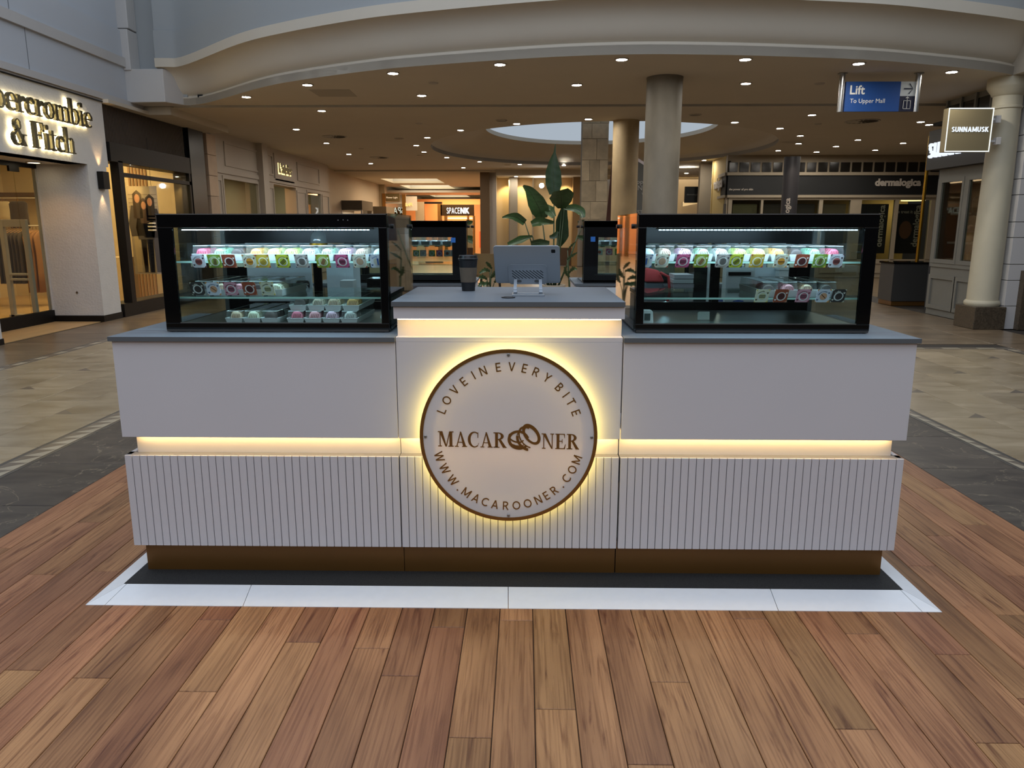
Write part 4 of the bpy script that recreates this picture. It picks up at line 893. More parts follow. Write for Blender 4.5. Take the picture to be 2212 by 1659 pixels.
MB().lathe([(.02, 0), (.02, .0012)], (p.x, 1.057, p.z - .012), 20, 'y').build('picture_disc', m_tray, t)
t, a, b, z = upright('label_printer', 'white label printer with black paper slot behind right case', 'printer', 1570, 1632, 574, .96, m_tray, .07)
MB().box(a + .01, b - .02, .957, .96, z - .045, z - .03).build('paper_slot', m_black, t)
upright('black_speaker', 'black box-shaped speaker on the prep table behind right case', 'speaker', 1500, 1530, 574, 1.0, m_black, .1)
upright('paper_roll', 'white till roll standing beside the black speaker behind right case', 'till roll', 1531, 1540, 572, .98, m_tray, .03)
a = at(1455, 606, y=1.0); st = thing('leaflet_stack', 'stack of white leaflets on the prep table behind right case', 'leaflets', (a.x + .05, 1.05, ZP))
for k in range(13):
    MB().box(a.x + random.uniform(-.004, .004), a.x + .1 + random.uniform(-.004, .004), 1.0, 1.14, ZP + .022 * k, ZP + .022 * k + .019).build('leaflet_pack', mat('leaflet_%d' % (k % 3), ((196, 196, 200), (176, 170, 176), (205, 208, 208))[k % 3], .6), st)
a = at(1392, 580, y=1.02); b = at(1450, 580, y=1.02)
t = thing('tote_bag', 'red and grey bag with red handle on the prep table behind right case', 'bag', ((a.x + b.x) / 2, 1.1, ZP))
MB().hexa([(a.x, 1.0, ZP), (b.x, 1.0, ZP), (b.x, 1.2, ZP), (a.x, 1.2, ZP)], [(a.x + .01, 1.04, a.z - .07), (b.x - .03, 1.04, a.z - .07), (b.x - .03, 1.16, a.z - .07), (a.x + .01, 1.16, a.z - .07)]).build('body', mat('bag_grey', (84, 92, 100), .8, var=.2), t, bevel=.012, smooth=True)
MB().hexa([(a.x + .008, 1.035, a.z - .068), (b.x - .025, 1.035, a.z - .068), (b.x - .025, 1.165, a.z - .068), (a.x + .008, 1.165, a.z - .068)], [(a.x + .02, 1.06, a.z), (b.x - .05, 1.06, a.z - .012), (b.x - .05, 1.14, a.z - .012), (a.x + .02, 1.14, a.z)]).build('red_flap', mat('bag_red', (196, 60, 62), .7), t, bevel=.01, smooth=True)
MB().tube([(b.x - .05, 1.04, a.z - .02), (b.x - .01, 1.03, a.z - .04), (b.x, 1.03, a.z - .12), (b.x - .02, 1.03, a.z - .2)], .007, 8).build('handle', mat('bag_red', (196, 60, 62), .7), t, smooth=True)
a = at(1600, 606, y=.94); t = thing('blue_cap', 'blue cap with peak lying on the prep table behind right case', 'cap', (a.x, 1.02, ZP))
MB().lathe([(.09, 0), (.09, .1), (.075, .16), (.04, .20), (.002, .21)], (a.x, 1.03, ZP), 20).build('crown', mat('cap_blue', (30, 60, 140), .7), t, smooth=True)
MB().hexa([(a.x - .12, .93, ZP + .06), (a.x - .02, .93, ZP + .1), (a.x - .02, .98, ZP + .1), (a.x - .09, .98, ZP + .06)], [(a.x - .12, .93, ZP + .066), (a.x - .02, .93, ZP + .106), (a.x - .02, .98, ZP + .106), (a.x - .09, .98, ZP + .066)]).build('peak', mat('cap_blue2', (60, 110, 200), .6), t)
t, a, b, z = upright('takeaway_box', 'grey lidded takeaway box behind the right end of right case', 'box', 1684, 1736, 583, 1.0, m_tray, .14)
MB().box(a - .005, b + .005, .995, 1.145, z, z + .014).build('lid', m_tray, t)

# ================================================================== TABLET AND CUP
zt = 1.0807
m_tab = mat('tablet_silver', (150, 158, 166), .36, metal=.55, var=.02)
tb = thing('tablet', 'silver tablet seen from behind on its stand on the raised worktop', 'tablet', (.066, .3, zt))
A, B_, C_, D_ = at(1073, 612, y=.315), at(1209, 612, y=.315), at(1211, 531, y=.255), at(1063, 532, y=.255)
X = ((B_ - A) / (B_ - A).length); w0 = (B_ - A).length; mid0, mid1 = (A + B_) / 2, (C_ + D_) / 2; Z_ = (mid1 - mid0); hh = Z_.length; Z_ = Z_ / hh; N_ = X.cross(Z_).normalized()
w1 = (C_ - D_).length; TW = (w0 + w1) / 2
def tp(a, b, d): return mid0 + X * a + Z_ * b + N_ * d         # d towards the viewer is +
if N_.y > 0: N_ = -N_
def rr(w, h, r, cx=0, cz=0, n=6):
    P = []
    for sx, sz, a0 in ((1, -1, -90), (1, 1, 0), (-1, 1, 90), (-1, -1, 180)):
        for i in range(n + 1): a = R(a0 + 90 * i / n); P.append((cx + sx * (w / 2 - r) + r * math.cos(a), cz + sz * (h / 2 - r) + r * math.sin(a)))
    return P
MB().pris([tp(a, b, 0) for a, b in rr(TW, hh, .012, 0, hh / 2)], N_ * -.007).build('shell', m_tab, tb, bevel=.0015, smooth=40)
MB().pris([tp(a, b, -.0071) for a, b in rr(TW - .006, hh - .006, .01, 0, hh / 2)], N_ * -.001).build('screen', m_blackgloss, tb)
cu = at(1199, 540, y=.26); ca, cb = (cu - mid0).dot(X), (cu - mid0).dot(Z_)
k = MB().pris([tp(a, b, .0008) for a, b in rr(.0155, .0135, .003, ca, cb)], N_ * -.0008).build('camera_plate', m_black, tb)
for dx, dz in ((-.003, .003), (-.003, -.003), (.004, .001)): MB().pris([tp(ca + dx + .0022 * math.cos(i), cb + dz + .0022 * math.sin(i), .0014) for i in [q * .785 for q in range(8)]], N_ * -.0006).build('lens', m_blackgloss, k)
sd = thing('tablet_stand', 'folding aluminium stand with slotted back plate holding the tablet', 'tablet stand', (.066, .26, zt))
bx = (at(1141, 590, y=.3) - mid0).dot(X)
def slot_plate():
    mb = MB(); w, h = .152, .086
    mb.pris([tp(a, b, .0045) for a, b in rr(w, h, .012, bx, h / 2 - .002)], N_ * -.0036); return mb
slot_plate().build('back_plate', m_tab, sd, bevel=.0006)
sl = MB(); n = 9
for i in range(-3, 12):
    x0 = bx - .061 + .0138 * i; P0, P1 = Vector((x0, .058)), Vector((x0 + .042, .023))
    lo, hi = bx - .061, bx + .061
    d = P1 - P0; t0 = max(0, (lo - P0.x) / d.x); t1 = min(1, (hi - P0.x) / d.x)
    if t1 - t0 < .1: continue
    p, q = P0 + d * t0, P0 + d * t1; nn = Vector((-d.y, d.x)).normalized() * .0014
    sl.pris([tp(*(p + nn), .0049), tp(*(q + nn), .0049), tp(*(q - nn), .0049), tp(*(p - nn), .0049)], N_ * -.0005)
sl.build('slots', m_black, sd)
for s in (-1, 1):
    a = tp(bx + s * .049, .02, .006); b = Vector((a.x + s * .001, .265, zt + .018))
    arm = MB(); wv = Vector((.006, 0, 0)); dv = (b - a).normalized().cross(wv).normalized() * .0016
    arm.hexa([b - wv - dv, b + wv - dv, b + wv + dv, b - wv + dv], [a - wv - dv, a + wv - dv, a + wv + dv, a - wv + dv]); arm.build('arm', m_tab, sd)
    MB().lathe([(.0085, 0), (.0085, .013)], (b.x - .006, .265, zt + .010), 16, 'x').build('hinge', m_tab, sd, smooth=40)
    MB().pris([tp(bx + s * .034 + .009 * math.cos(i * .52), .012 + .006 * math.sin(i * .52), .0056) for i in range(12)], N_ * -.001).build('pad', m_greyedge, sd)
cx = mid0.x + X.x * bx
MB().box(cx - .063, cx + .063, .2, .31, zt, zt + .004).build('base', m_tab, sd, bevel=.0008)
MB().tube([(cx - .044, .262, zt + .009), (cx - .041, .24, zt + .0065), (cx + .041, .24, zt + .0065), (cx + .044, .262, zt + .009)], .002, 8).build('wire', m_tab, sd)
p = at(1012, 628, z=zt)
cp = thing('paper_cup', 'black paper coffee cup with black lid and brown sleeve on worktop', 'cup', (p.x, p.y, zt))
hc = .128
MB().lathe([(.027, 0), (.027, .002), (.0385, hc)], (p.x, p.y, zt), 32).build('cup', mat('cup_black', (26, 27, 30), .5), cp, smooth=40)
MB().lathe([(.0312, .036), (.0318, .036), (.0366, .096), (.036, .096)], (p.x, p.y, zt), 32, cap=False).build('sleeve', mat('cardboard_sleeve', (104, 92, 78), .85, var=.15, nscale=40), cp, smooth=40)
MB().lathe([(.0385, hc - .002), (.0415, hc), (.0415, hc + .004), (.0395, hc + .006), (.0375, hc + .016), (.0355, hc + .018), (.034, hc + .0145), (.004, hc + .0145)], (p.x, p.y, zt), 32).build('lid', mat('lid_black', (18, 19, 22), .35), cp, smooth=30)
# ================================================================== CEILING FITTINGS
dl_disc = MB().lathe([(.062, .0), (.001, .0)], (0, 0, 0), 24, cap=False).mesh('lens', m_down); dl_trim = MB().ring((0, 0, 0), .08, .062, .012, 28, 'z').mesh('trim', m_trimw)
dl_soft = MB().lathe([(.062, .0), (.001, .0)], (0, 0, 0), 24, cap=False).mesh('lens', glow('soft_downlight', (255, 236, 200), 14))
def downlight(u, v, label, group, z=HC, r=1.0, strength=None):
    p = at(u, v, z=z - .004)
    o = thing('downlight', label, 'downlight', (p.x, p.y, z - .012), 0, group, local=True)
    t = inst('trim', dl_trim, o); d = inst('lens', dl_disc, o, (0, 0, .004))
    if r != 1: d.data = dl_soft
    if r != 1: t.scale = d.scale = (r, r, 1)
    return o
def dl_row(pts, what, group, frm='from left'):
    for k, (u, v) in enumerate(pts): downlight(u, v, 'recessed ceiling downlight, %s %s, %s' % (ORD[k], frm, what), group)
dl_row([(532, 209), (664, 183), (849, 158), (1080, 139), (1343, 128), (1610, 128), (1855, 137), (2056, 155)], 'row beside the curved balcony edge', 'downlights along the balcony edge')
dl_row([(911, 206), (1246, 183), (1611, 180)], 'row just in front of the ceiling gap', 'downlights in front of the gap')
dl_row([(695, 239), (640, 279), (705, 309), (754, 333), (801, 353), (839, 369)], 'row along the left shops', 'downlights along the left shops', 'from the viewer')
dl_row([(1271, 257), (1116, 267), (995, 281), (923, 297), (899, 314), (916, 328), (965, 340), (1036, 349), (1123, 355), (1218, 357)], 'left half ring around the round roof opening', 'downlights around the roof opening', 'from the front')
dl_row([(1587, 264), (1685, 277), (1729, 293), (1725, 310), (1681, 325), (1610, 337), (1521, 346)], 'right half ring around the round roof opening', 'downlights around the roof opening', 'from the front')
dl_row([(1754, 248), (1853, 302), (1806, 316), (1764, 328), (1840, 336), (1891, 324), (1951, 309), (1952, 337), (1989, 263), (2007, 269)], 'scattered over the right-hand shops', 'downlights over the right shops', 'in reading order')
downlight(1001, 362, 'recessed ceiling downlight left in the back row beyond the roof opening', 'downlights beyond the roof opening')
for u, v, w in ((1115, 381, 'middle'), (1483, 374, 'right')): downlight(u, v, 'recessed ceiling downlight %s in the back row beyond the roof opening' % w, 'downlights beyond the roof opening', 3.02)
downlight(73, 351, 'large downlight in the soffit of the rendered shop doorway', None, 2.19, 1.2)
def ceil_disc(u, v, r, m, name, label, cat, z=HC, drop=.012):
    p = at(u, v, z=z - drop); o = thing(name, label, cat, (p.x, p.y, z - drop), local=True); return o
for k, (u, v) in enumerate(((1083, 261), (862, 300), (909, 337), (1096, 357), (1502, 249), (1584, 345))):
    o = ceil_disc(u, v, .1, None, 'ceiling_speaker', 'black round ceiling speaker %s' % ('above the tablet before the roof opening', 'beyond the round vent on the left', 'left of the roof opening near its far side', 'behind the far rim of the roof opening', 'right of the concrete column', 'beside the domed camera on the right')[k], 'speaker')
    MB().ring((0, 0, 0), .105, .09, .012, 24, 'z').build('trim', m_trimw, o); MB().cyl((0, 0, .004), .09, .006).build('grille', m_black, o)
for k, (u, v, r) in enumerate(((723, 296, .26), (819, 341, .26), (1863, 263, .3))):
    o = ceil_disc(u, v, r, None, 'ceiling_vent', 'round swirl air vent in the ceiling %s' % ('above the left display case', 'further back along the left shops', 'on the right below the hanging sign')[k], 'vent')
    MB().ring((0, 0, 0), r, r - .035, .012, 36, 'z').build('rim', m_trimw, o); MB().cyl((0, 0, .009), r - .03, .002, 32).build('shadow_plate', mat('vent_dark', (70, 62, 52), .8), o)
    for q in range(16):
        a = 2 * math.pi * q / 16; c, s = math.cos(a), math.sin(a)
        MB().pris([(r * .25 * c, r * .25 * s, 0), (r * .86 * c, r * .86 * s, 0), (r * .86 * math.cos(a + .16), r * .86 * math.sin(a + .16), .006), (r * .25 * math.cos(a + .2), r * .25 * math.sin(a + .2), .006)], (0, 0, .0015)).build('vane', m_trimw, o)
for k, (u, v) in enumerate(((936, 180), (905, 267), (780, 321), (1770, 181), (1767, 268))):
    p = at(u, v, z=HC - .006); MB().lathe([(.03, -.02), (.06, -.012), (.07, 0)], (p.x, p.y, HC), 20).build('smoke_detector', m_trimw, None, smooth=40, label='flush smoke detector cap on the ceiling %s' % ('in front of the gap left of centre', 'just beyond the gap left of centre', 'beside the left row of downlights', 'in front of the gap by the hanging sign', 'right of the roof opening')[k], cat='detector')
q = [at(u, v, z=HC - .004) for u, v in ((667, 194), (755, 194), (771, 209), (690, 209))]
MB().pris([(p.x, p.y, HC - .004) for p in q], (0, 0, .008)).build('access_panel', mat('panel_grey', (170, 162, 148), .8), None, label='flat square access panel in the ceiling near the balcony edge', cat='panel')
p = at(1628, 346, z=HC); o = thing('dome_camera', 'black domed security camera under the ceiling right of the columns', 'camera', (p.x, p.y, HC - .14))
MB().cyl((p.x, p.y, HC - .03), .15, .03, 24).build('mount', m_dark, o); MB().lathe([(.002, -.15), (.05, -.14), (.085, -.10), (.09, -.03)], (p.x, p.y, HC), 20).build('dome', m_blackgloss, o, smooth=True)
# ---- hanging lift sign
YL = 7.25
a, b = at(1820, 177, y=YL), at(1980, 241, y=YL)
ls = thing('hanging_sign', 'blue hanging lift sign on two steel posts under the ceiling', 'sign', ((a.x + b.x) / 2, YL, b.z))
for u in (1817, 1981):
    p = at(u, 200, y=YL); q = MB().cyl((p.x, YL, b.z - .005), .034, HC - b.z + .003, 24).build('post', m_steel, ls, smooth=40); MB().cyl((p.x, YL, HC - .012), .058, .01, 24).build('flange', m_steel, q)
x0, x1 = at(1825, 200, y=YL).x, at(1976, 200, y=YL).x; xs = at(1943, 200, y=YL).x; zm = at(1950, 208, y=YL).z; z1, z0 = a.z, b.z
MB().box(x0, xs, YL - .02, YL + .02, z0, z1).build('blue_panel', mat('sign_blue', (10, 62, 128), .5), ls)
MB().box(xs, x1, YL - .02, YL + .02, zm, z1).build('arrow_panel', mat('sign_pale', (180, 186, 188), .45), ls)
MB().box(xs, x1, YL - .02, YL + .02, z0, zm).build('lift_panel', mat('sign_navy', (14, 18, 44), .45), ls)
m_signw = mat('sign_white', (214, 214, 208), .5)
p = at(1834, 204, y=YL); w = at(1866, 204, y=YL).x - p.x
text_mb('Lift', .2, xz(p.x + w / 2, YL - .0205, p.z), .003, .004, width=w).build('large_lettering', m_signw, ls, fix=False)
p = at(1834, 223, y=YL); w = at(1909, 223, y=YL).x - p.x
text_mb('To Upper Mall', .1, xz(p.x + w / 2, YL - .0205, p.z), .003, -.0005, width=w).build('small_lettering', m_signw, ls, fix=False)
cx, cz = (xs + x1) / 2, (zm + z1) / 2; k = .052; ar = MB()
ar.box(cx - k, cx + k, YL - .023, YL - .0205, cz - .008, cz + .008)
for s in (-1, 1): ar.pris([(cx + k * 1.15, YL - .023, cz), (cx + k * 1.15 - .014, YL - .023, cz + s * .012), (cx + .004, YL - .023, cz + s * .058), (cx + .018, YL - .023, cz + s * .062)], (0, .0025, 0))
ar.build('arrow', mat('sign_navy', (14, 18, 44), .45), ls)
cx, cz = (xs + x1) / 2, (z0 + zm) / 2 - .012; lf = MB(); t = .004
for a_, b_, c_, d_ in ((-.045, .045, -.05, -.05 + t), (-.045, .045, .05 - t, .05), (-.045, -.045 + t, -.05, .05), (.045 - t, .045, -.05, .05), (-.002, .002, -.05, .05), (-.002, .002, .055, .09)): lf.box(cx + a_, cx + b_, YL - .023, YL - .0205, cz + c_, cz + d_)
for s in (-1, 1): lf.pris([(cx, YL - .023, cz + .096), (cx, YL - .023, cz + .088), (cx + s * .018, YL - .023, cz + .074), (cx + s * .02, YL - .023, cz + .08)], (0, .0025, 0))
lf.build('lift_symbol', m_signw, ls)

# ================================================================== COLUMNS
def column(label, x, y, r, z0, z1, m):
    o = thing('column', label, 'column', (x, y, z0)); MB().cyl((x, y, z0), r, z1 - z0, 48).build('shaft', m, o, smooth=40)
    MB().lathe([(r + .004, z1 - .012), (r + .004, z1)], (x, y, 0), 48).build('top_ring', m, o, smooth=40); MB().lathe([(r + .02, z0), (r + .02, z0 + .12)], (x, y, 0), 48).build('base_ring', m_granite, o, smooth=40)
    return o
column('thick plastered concrete column in front, right of the plant', 1.835, 7.5, .228, 0, HC, m_concrete)
column('plastered concrete column further back, beside the stone pier', 1.868, 11.45, .232, 0, HC, m_concrete_lit)
# stone-clad pier rising through the roof opening
ps = thing('stone_pier', 'square pier clad in uneven stone blocks behind the plant', 'pier', (1.5, 13.8, 0))
px0, px1, py0, py1 = at(1256, 400, y=13.5).x, at(1312, 400, y=13.5).x, 13.5, 14.15
MB().box(px0 + .02, px1 - .02, py0 + .02, py1 - .02, 0, 5.2).build('core', mat('mortar', (120, 112, 98), .9), ps)
z = 0.0; k = 0
while z < 5.1:
    h = random.choice((.36, .42, .3)); xs_ = [px0] + sorted(px0 + (px1 - px0) * t for t in ((.36 + .2 * (k % 2),) if k % 3 else (.3, .68))) + [px1]
    for i in range(len(xs_) - 1):
        d = random.uniform(0, .008); MB().box(xs_[i] + .003, xs_[i + 1] - .003, py0 - d, py0 + .02, z + .003, z + h - .003).build('stone_block', m_stone, ps)
    ys_ = [py0, py0 + (.25 if k % 2 else .4), py1]
    for i in range(2): MB().box(px1 - .02, px1 + random.uniform(0, .008), ys_[i] + .003, ys_[i + 1] - .003, z + .003, z + h - .003).build('stone_block', m_stone, ps)
    z += h; k += 1

# ================================================================== RIGHT: COLUMN, PILASTER, BLADE SIGN, PERFUME SHOP
cl = thing('classical_column', 'cream classical column on a granite block at the right edge', 'column', (6.27, 7.62, 0))
MB().box(6.045, 6.46, 7.385, 7.86, 0, .3).build('plinth_block', m_granite, cl, bevel=.008)
m_cc = mat('column_cream', (196, 188, 164), .6, var=.04)
MB().lathe([(.2, .3), (.215, .325), (.215, .35), (.2, .375)], (6.26, 7.62, 0), 40).build('base_moulding', m_cc, cl, smooth=40)
MB().lathe([(.188, .375), (.186, 1.2), (.175, 2.2), (.165, 2.82)], (6.26, 7.62, 0), 48).build('shaft', m_cc, cl, smooth=40)
MB().lathe([(.165, 2.82), (.18, 2.83), (.18, 2.85), (.168, 2.86), (.168, 2.98), (.185, 2.99), (.20, 3.02), (.245, 3.08), (.25, 3.1), (.25, HC)], (6.26, 7.62, 0), 48).build('capital', m_cc, cl, smooth=35)
pl = thing('pilaster', 'pale banded stone pilaster right of the classical column', 'pilaster', (6.75, 7.6, 0))
z = 0.0
for k, h in enumerate((.31, .34, .21, .345, .2, .345, .2, .345, .2, .345, .36)):
    MB().box(6.44, 7.1, 7.42, 7.8, z + .004, z + h - .004).build('stone_block', m_white, pl, bevel=.003); z += h
MB().box(6.47, 7.1, 7.44, 7.8, 0, z).build('core', mat('mortar', (120, 112, 98), .9), pl)
MB().box(6.6, 7.1, 7.33, 7.44, 0, .78).build('granite_dado', m_granite, pl, bevel=.004)
# blade sign
yb_ = 7.35; a, b = at(2045, 232, y=yb_), at(2142, 329, y=yb_)
a2, b2 = at(2045, 327, y=yb_), at(2142, 234, y=yb_)
bs = thing('blade_sign', 'square glowing perfume shop sign bracketed to the cream column', 'sign', ((a.x + b.x) / 2, yb_, b.z))
X0, X1, Z0, Z1 = (a.x + a2.x) / 2, (b.x + b2.x) / 2, (b.z + a2.z) / 2, (a.z + b2.z) / 2
MB().box(X0, X1, yb_, yb_ + .12, Z0, Z1).build('case', m_brass if False else mat('champagne_metal', (168, 154, 120), .4, metal=.6), bs, bevel=.003)
ed = MB(); e = .012
for q in ((X0, X1, Z1 - e, Z1), (X0, X1, Z0, Z0 + e), (X0, X0 + e, Z0 + e, Z1 - e), (X1 - e, X1, Z0 + e, Z1 - e)): ed.box(q[0], q[1], yb_ - .004, yb_ - .0005, q[2], q[3])
ed.build('lit_edge', glow('sign_edge_light', (236, 244, 240), 1.3), bs)
p = at(2055, 285, y=yb_); w = at(2134, 285, y=yb_).x - p.x
m_neon = glow('sign_letters_white', (236, 244, 255), 1.1)
sans_mb('SUNNAMUSK', .2, .12, lambda a, b, d: (p.x + a, yb_ - .0005 - d, p.z + b), w, at(2100, 275, y=yb_).z - at(2100, 286, y=yb_).z, .004).build('lettering', m_neon, bs, fix=False)
for v in (258, 305):
    p = at(2150, v, y=yb_ + .06); br = MB().box(X1, p.x + .06, yb_ + .045, yb_ + .075, p.z - .012, p.z + .012).build('bracket', m_white, bs); MB().box(p.x - .01, p.x + .05, yb_ + .02, yb_ + .1, p.z - .045, p.z + .045).build('clamp', m_white, br, bevel=.004)
# perfume shop front, facing the mall at x = 6.42
XS = 6.42; ysh0, ysh1 = 7.86, 9.36
sf = thing('shopfront', 'grey panelled perfume shop front behind the cream column', 'shopfront', (XS, 8.6, 0))
def panel_yz(y0, y1, z0, z1, dx0, dx1, name, m, par, **k): return MB().box(XS + dx0, XS + dx1, y0, y1, z0, z1).build(name, m, par, **k)
panel_yz(ysh0, ysh1, 0, .74, .02, .1, 'stall_riser', m_greypaint, sf)
ym = (ysh0 + ysh1) / 2
for q0, q1 in ((ysh0 + .07, ym - .04), (ym + .04, ysh1 - .07)):
    for (y0, y1, z0, z1) in ((q0 - .05, q1 + .05, .1, .16), (q0 - .05, q1 + .05, .56, .62), (q0 - .05, q0 + .02, .16, .56), (q1 - .02, q1 + .05, .16, .56)): panel_yz(y0, y1, z0, z1, -.005, .02, 'panel_moulding', m_greypaint, sf)
    w_ = panel_yz(q0, q1, .8, .86, -.012, .04, 'window_frame', m_greypaint, sf)
    for (y0, y1, z0, z1) in ((q0, q1, 2.0, 2.06), (q0, q0 + .05, .86, 2.0), (q1 - .05, q1, .86, 2.0)): panel_yz(y0, y1, z0, z1, -.012, .04, 'frame_member', m_greypaint, w_)
    panel_yz(q0 + .05, q1 - .05, .86, 2.0, .012, .02, 'pane', m_shopglass, w_)
    panel_yz(q0 - .02, q0, .86, 2.0, .0, .06, 'reveal', m_greypaint, sf)
panel_yz(ysh0, ysh1, .74, .8, 0, .1, 'sill_rail', m_greypaint, sf); panel_yz(ysh0, ysh1, 2.06, 2.25, 0, .1, 'head_rail', m_greypaint, sf)
for y0, y1 in ((ysh0, ysh0 + .07), (ym - .04, ym + .04), (ysh1 - .07, ysh1)): panel_yz(y0, y1, .8, 2.06, -.006, .06, 'mullion', m_greypaint, sf)
panel_yz(ysh0 - .06, ysh1 + .16, 2.2, 2.78, -.14, .06, 'fascia', mat('fascia_black', (22, 22, 24), .5), sf)
sans_mb('SUNNAMUSK', .17, .13, lambda a, b, d: (XS - .14 - d, ysh1 + .08 - a, 2.37 + b), 1.45, .22, .03).build('fascia_lettering', m_neon, sf, fix=False)
for k in range(4):
    y0 = ysh0 + .05 + .37 * k; panel_yz(y0, y0 + .32, 2.8, 3.12, .02, .03, 'transom_pane', mat('dark_pane', (30, 26, 20), .15), sf)
panel_yz(ysh0, ysh1 + .1, 2.78, HC, .03, .1, 'transom_back', m_greypaint, sf)
for k in range(5): y0 = ysh0 + .01 + .37 * k; panel_yz(y0, y0 + .04, 2.78, HC, -.005, .03, 'transom_mullion', m_greypaint, sf)
# interior of the perfume shop
sb = MB().box(7.4, 7.45, 7.86, 9.9, 0, 3).box(XS + .1, 7.45, 7.82, 7.86, 0, 3).box(XS + .3, 7.45, 9.9, 9.95, 0, 3).box(XS + .1, 7.45, 7.86, 9.9, 2.9, 2.95); struct(sb, 'wall_perfume_shop', mat('shop_dark', (52, 54, 58), .8))
for z in (1.12, 1.55, .86):
    s_ = MB().box(6.6, 6.95, ym + .1, ysh1 - .1, z - .03, z).build('display_shelf', mat('shelf_grey', (96, 100, 104), .5), None, label='grey shelf at %s height in the left perfume shop window' % ('middle', 'upper', 'lower')[(1.12, 1.55, .86).index(z)], cat='shelf')
for k, (yy, z, m, lab) in enumerate(((8.9, 1.12, mat('pot_brass', (150, 120, 60), .3, metal=.8), 'brass pot with pink lid on the middle shelf of perfume window'), (8.8, 1.55, m_black, 'dark vase on the upper shelf of perfume shop window'))):
    o = thing('vase', lab, 'vase', (6.72, yy, z)); MB().lathe([(.045, 0), (.06, .06), (.06, .14)], (6.72, yy, z), 20).build('body', m, o, smooth=40); MB().lathe([(.062, .14), (.07, .17), (.05, .22), (.01, .25)], (6.72, yy, z), 16).build('lid', mat('pink_cloth', (180, 140, 130), .7) if k == 0 else m_dark, o, smooth=40)
for k, yy in enumerate((8.98, 8.88, 8.78)):
    o = thing('perfume_bottle', 'small gold topped perfume bottle, %s of three on the lower shelf' % ORD[k], 'bottle', (6.68, yy, .86), group='perfume bottles in the window'); MB().box(6.66, 6.7, yy - .02, yy + .02, .86, .94).build('flask', mat('perfume', (110, 100, 60), .15), o, bevel=.004); MB().cyl((6.68, yy, .94), .009, .035).build('stopper', m_brass, o)
# right window: beige plinth, bowl, poster
MB().box(6.62, 7.0, ysh0 + .1, ym - .08, 0, 1.28).build('display_plinth', mat('plinth_cream', (205, 186, 150), .6), None, label='cream display block in the right perfume shop window', cat='plinth')
o = thing('bowl', 'orange bowl of petals on the cream display block', 'bowl', (6.75, 8.42, 1.28)); MB().lathe([(.03, 0), (.07, .03), (.085, .08), (.078, .08)], (6.75, 8.42, 1.28), 20).build('bowl', mat('bowl_orange', (190, 120, 40), .35), o, smooth=40); MB().lathe([(.07, .07), (.05, .13), (.01, .17)], (6.75, 8.42, 1.28), 14).build('petals', mat('petals', (110, 46, 30), .8), o, smooth=True)
o = thing('perfume_bottle', 'tall perfume bottle beside the orange bowl', 'bottle', (6.72, 8.25, 1.28)); MB().box(6.7, 6.74, 8.23, 8.27, 1.28, 1.39).build('flask', mat('perfume_dark', (90, 78, 60), .2), o, bevel=.004); MB().cyl((6.72, 8.25, 1.39), .012, .05).build('stopper', m_brass, o)
po = MB().box(6.9, 6.92, ysh0 + .02, ym, 1.28, 2.1).build('poster', mat('poster_black', (16, 13, 10), .5), None, label='black poster with an orange flame figure in right perfume window', cat='poster')
MB().pris([(6.899, 8.2, 1.5), (6.899, 8.12, 1.58), (6.899, 8.2, 1.72), (6.899, 8.15, 1.86), (6.899, 8.24, 1.78), (6.899, 8.26, 1.6)], (-.002, 0, 0)).build('flame_print', mat('flame', (170, 96, 36), .5), po)
p = at(1992, 460, y=10.7); q = thing('brass_pole', 'tall brass pole rising from the dark grey stand', 'pole', (p.x, 10.7, .75))
MB().cyl((p.x, 10.7, .75), .028, 2.1, 20).build('tube', m_brass, q, smooth=40)
a, b = at(1936, 640, z=0), at(1990, 655, z=0)
dk = thing('reception_stand', 'dark grey stand with black top beside the brass pole', 'stand', (a.x + .2, 10.9, 0))
xx0, xx1 = at(1929, 600, y=10.5).x, at(1990, 600, y=10.5).x
MB().box(xx0, xx1 + .3, 10.5, 11.0, .08, .72).build('cabinet', mat('stand_grey', (62, 62, 62), .5), dk); MB().box(xx0 - .02, xx1 + .3, 10.48, 11.02, .72, .75).build('top', m_blackgloss, dk); MB().box(xx0 + .02, xx1 + .3, 10.52, 11.0, 0, .08).build('plinth', m_gold, dk)
# ================================================================== LEFT: CLOTHES SHOP
m_letter = mat('letter_metal', (92, 88, 70), .28, metal=.85)
m_backlit = glow('letter_backlight', (255, 232, 176), 13)
def wall_sign(txt, u0, u1, v0, cap_top, label):
    """serif letters standing off the left wall, lit from behind"""
    p0, p1 = at(u0, v0, x=XL), at(u1, v0, x=XL); Ln = p1.y - p0.y
    zb = p0.z; h = at(u0, cap_top, x=XL).z - zb
    w = sum(.35 if c == ' ' else GL[c][0] + .02 for c in txt) - .02; s = Ln / w
    o = thing('shop_lettering', label, 'sign', (XL + .03, (p0.y + p1.y) / 2, zb))
    i = 0; x = 0.0
    for ch in txt:
        if ch == ' ': x += .35; continue
        wd, g = GL[ch]; k = h / s
        mb = MB(); bk = MB()
        for q in g.p:
            pts = [(XL + .075, p0.y + (x + a) * s, zb + b * h) for a, b in q]; mb.pris(pts, (-.035, 0, 0))
            cx, cz = sum(a for a, _ in q) / len(q), sum(b for _, b in q) / len(q)
            bk.pris([(XL + .033, p0.y + (x + cx + (a - cx) * 1.0) * s, zb + (cz + (b - cz) * 1.0) * h) for a, b in q], (-.004, 0, 0))
        l = mb.build('letter', m_letter, o); bk.build('backlight', m_backlit, l); x += wd + .02
    return o
wall_sign('bercrombie', -14, 188, 0, 0, '') if False else None
p = at(0, 258, x=XL); q = at(188, 276, x=XL)
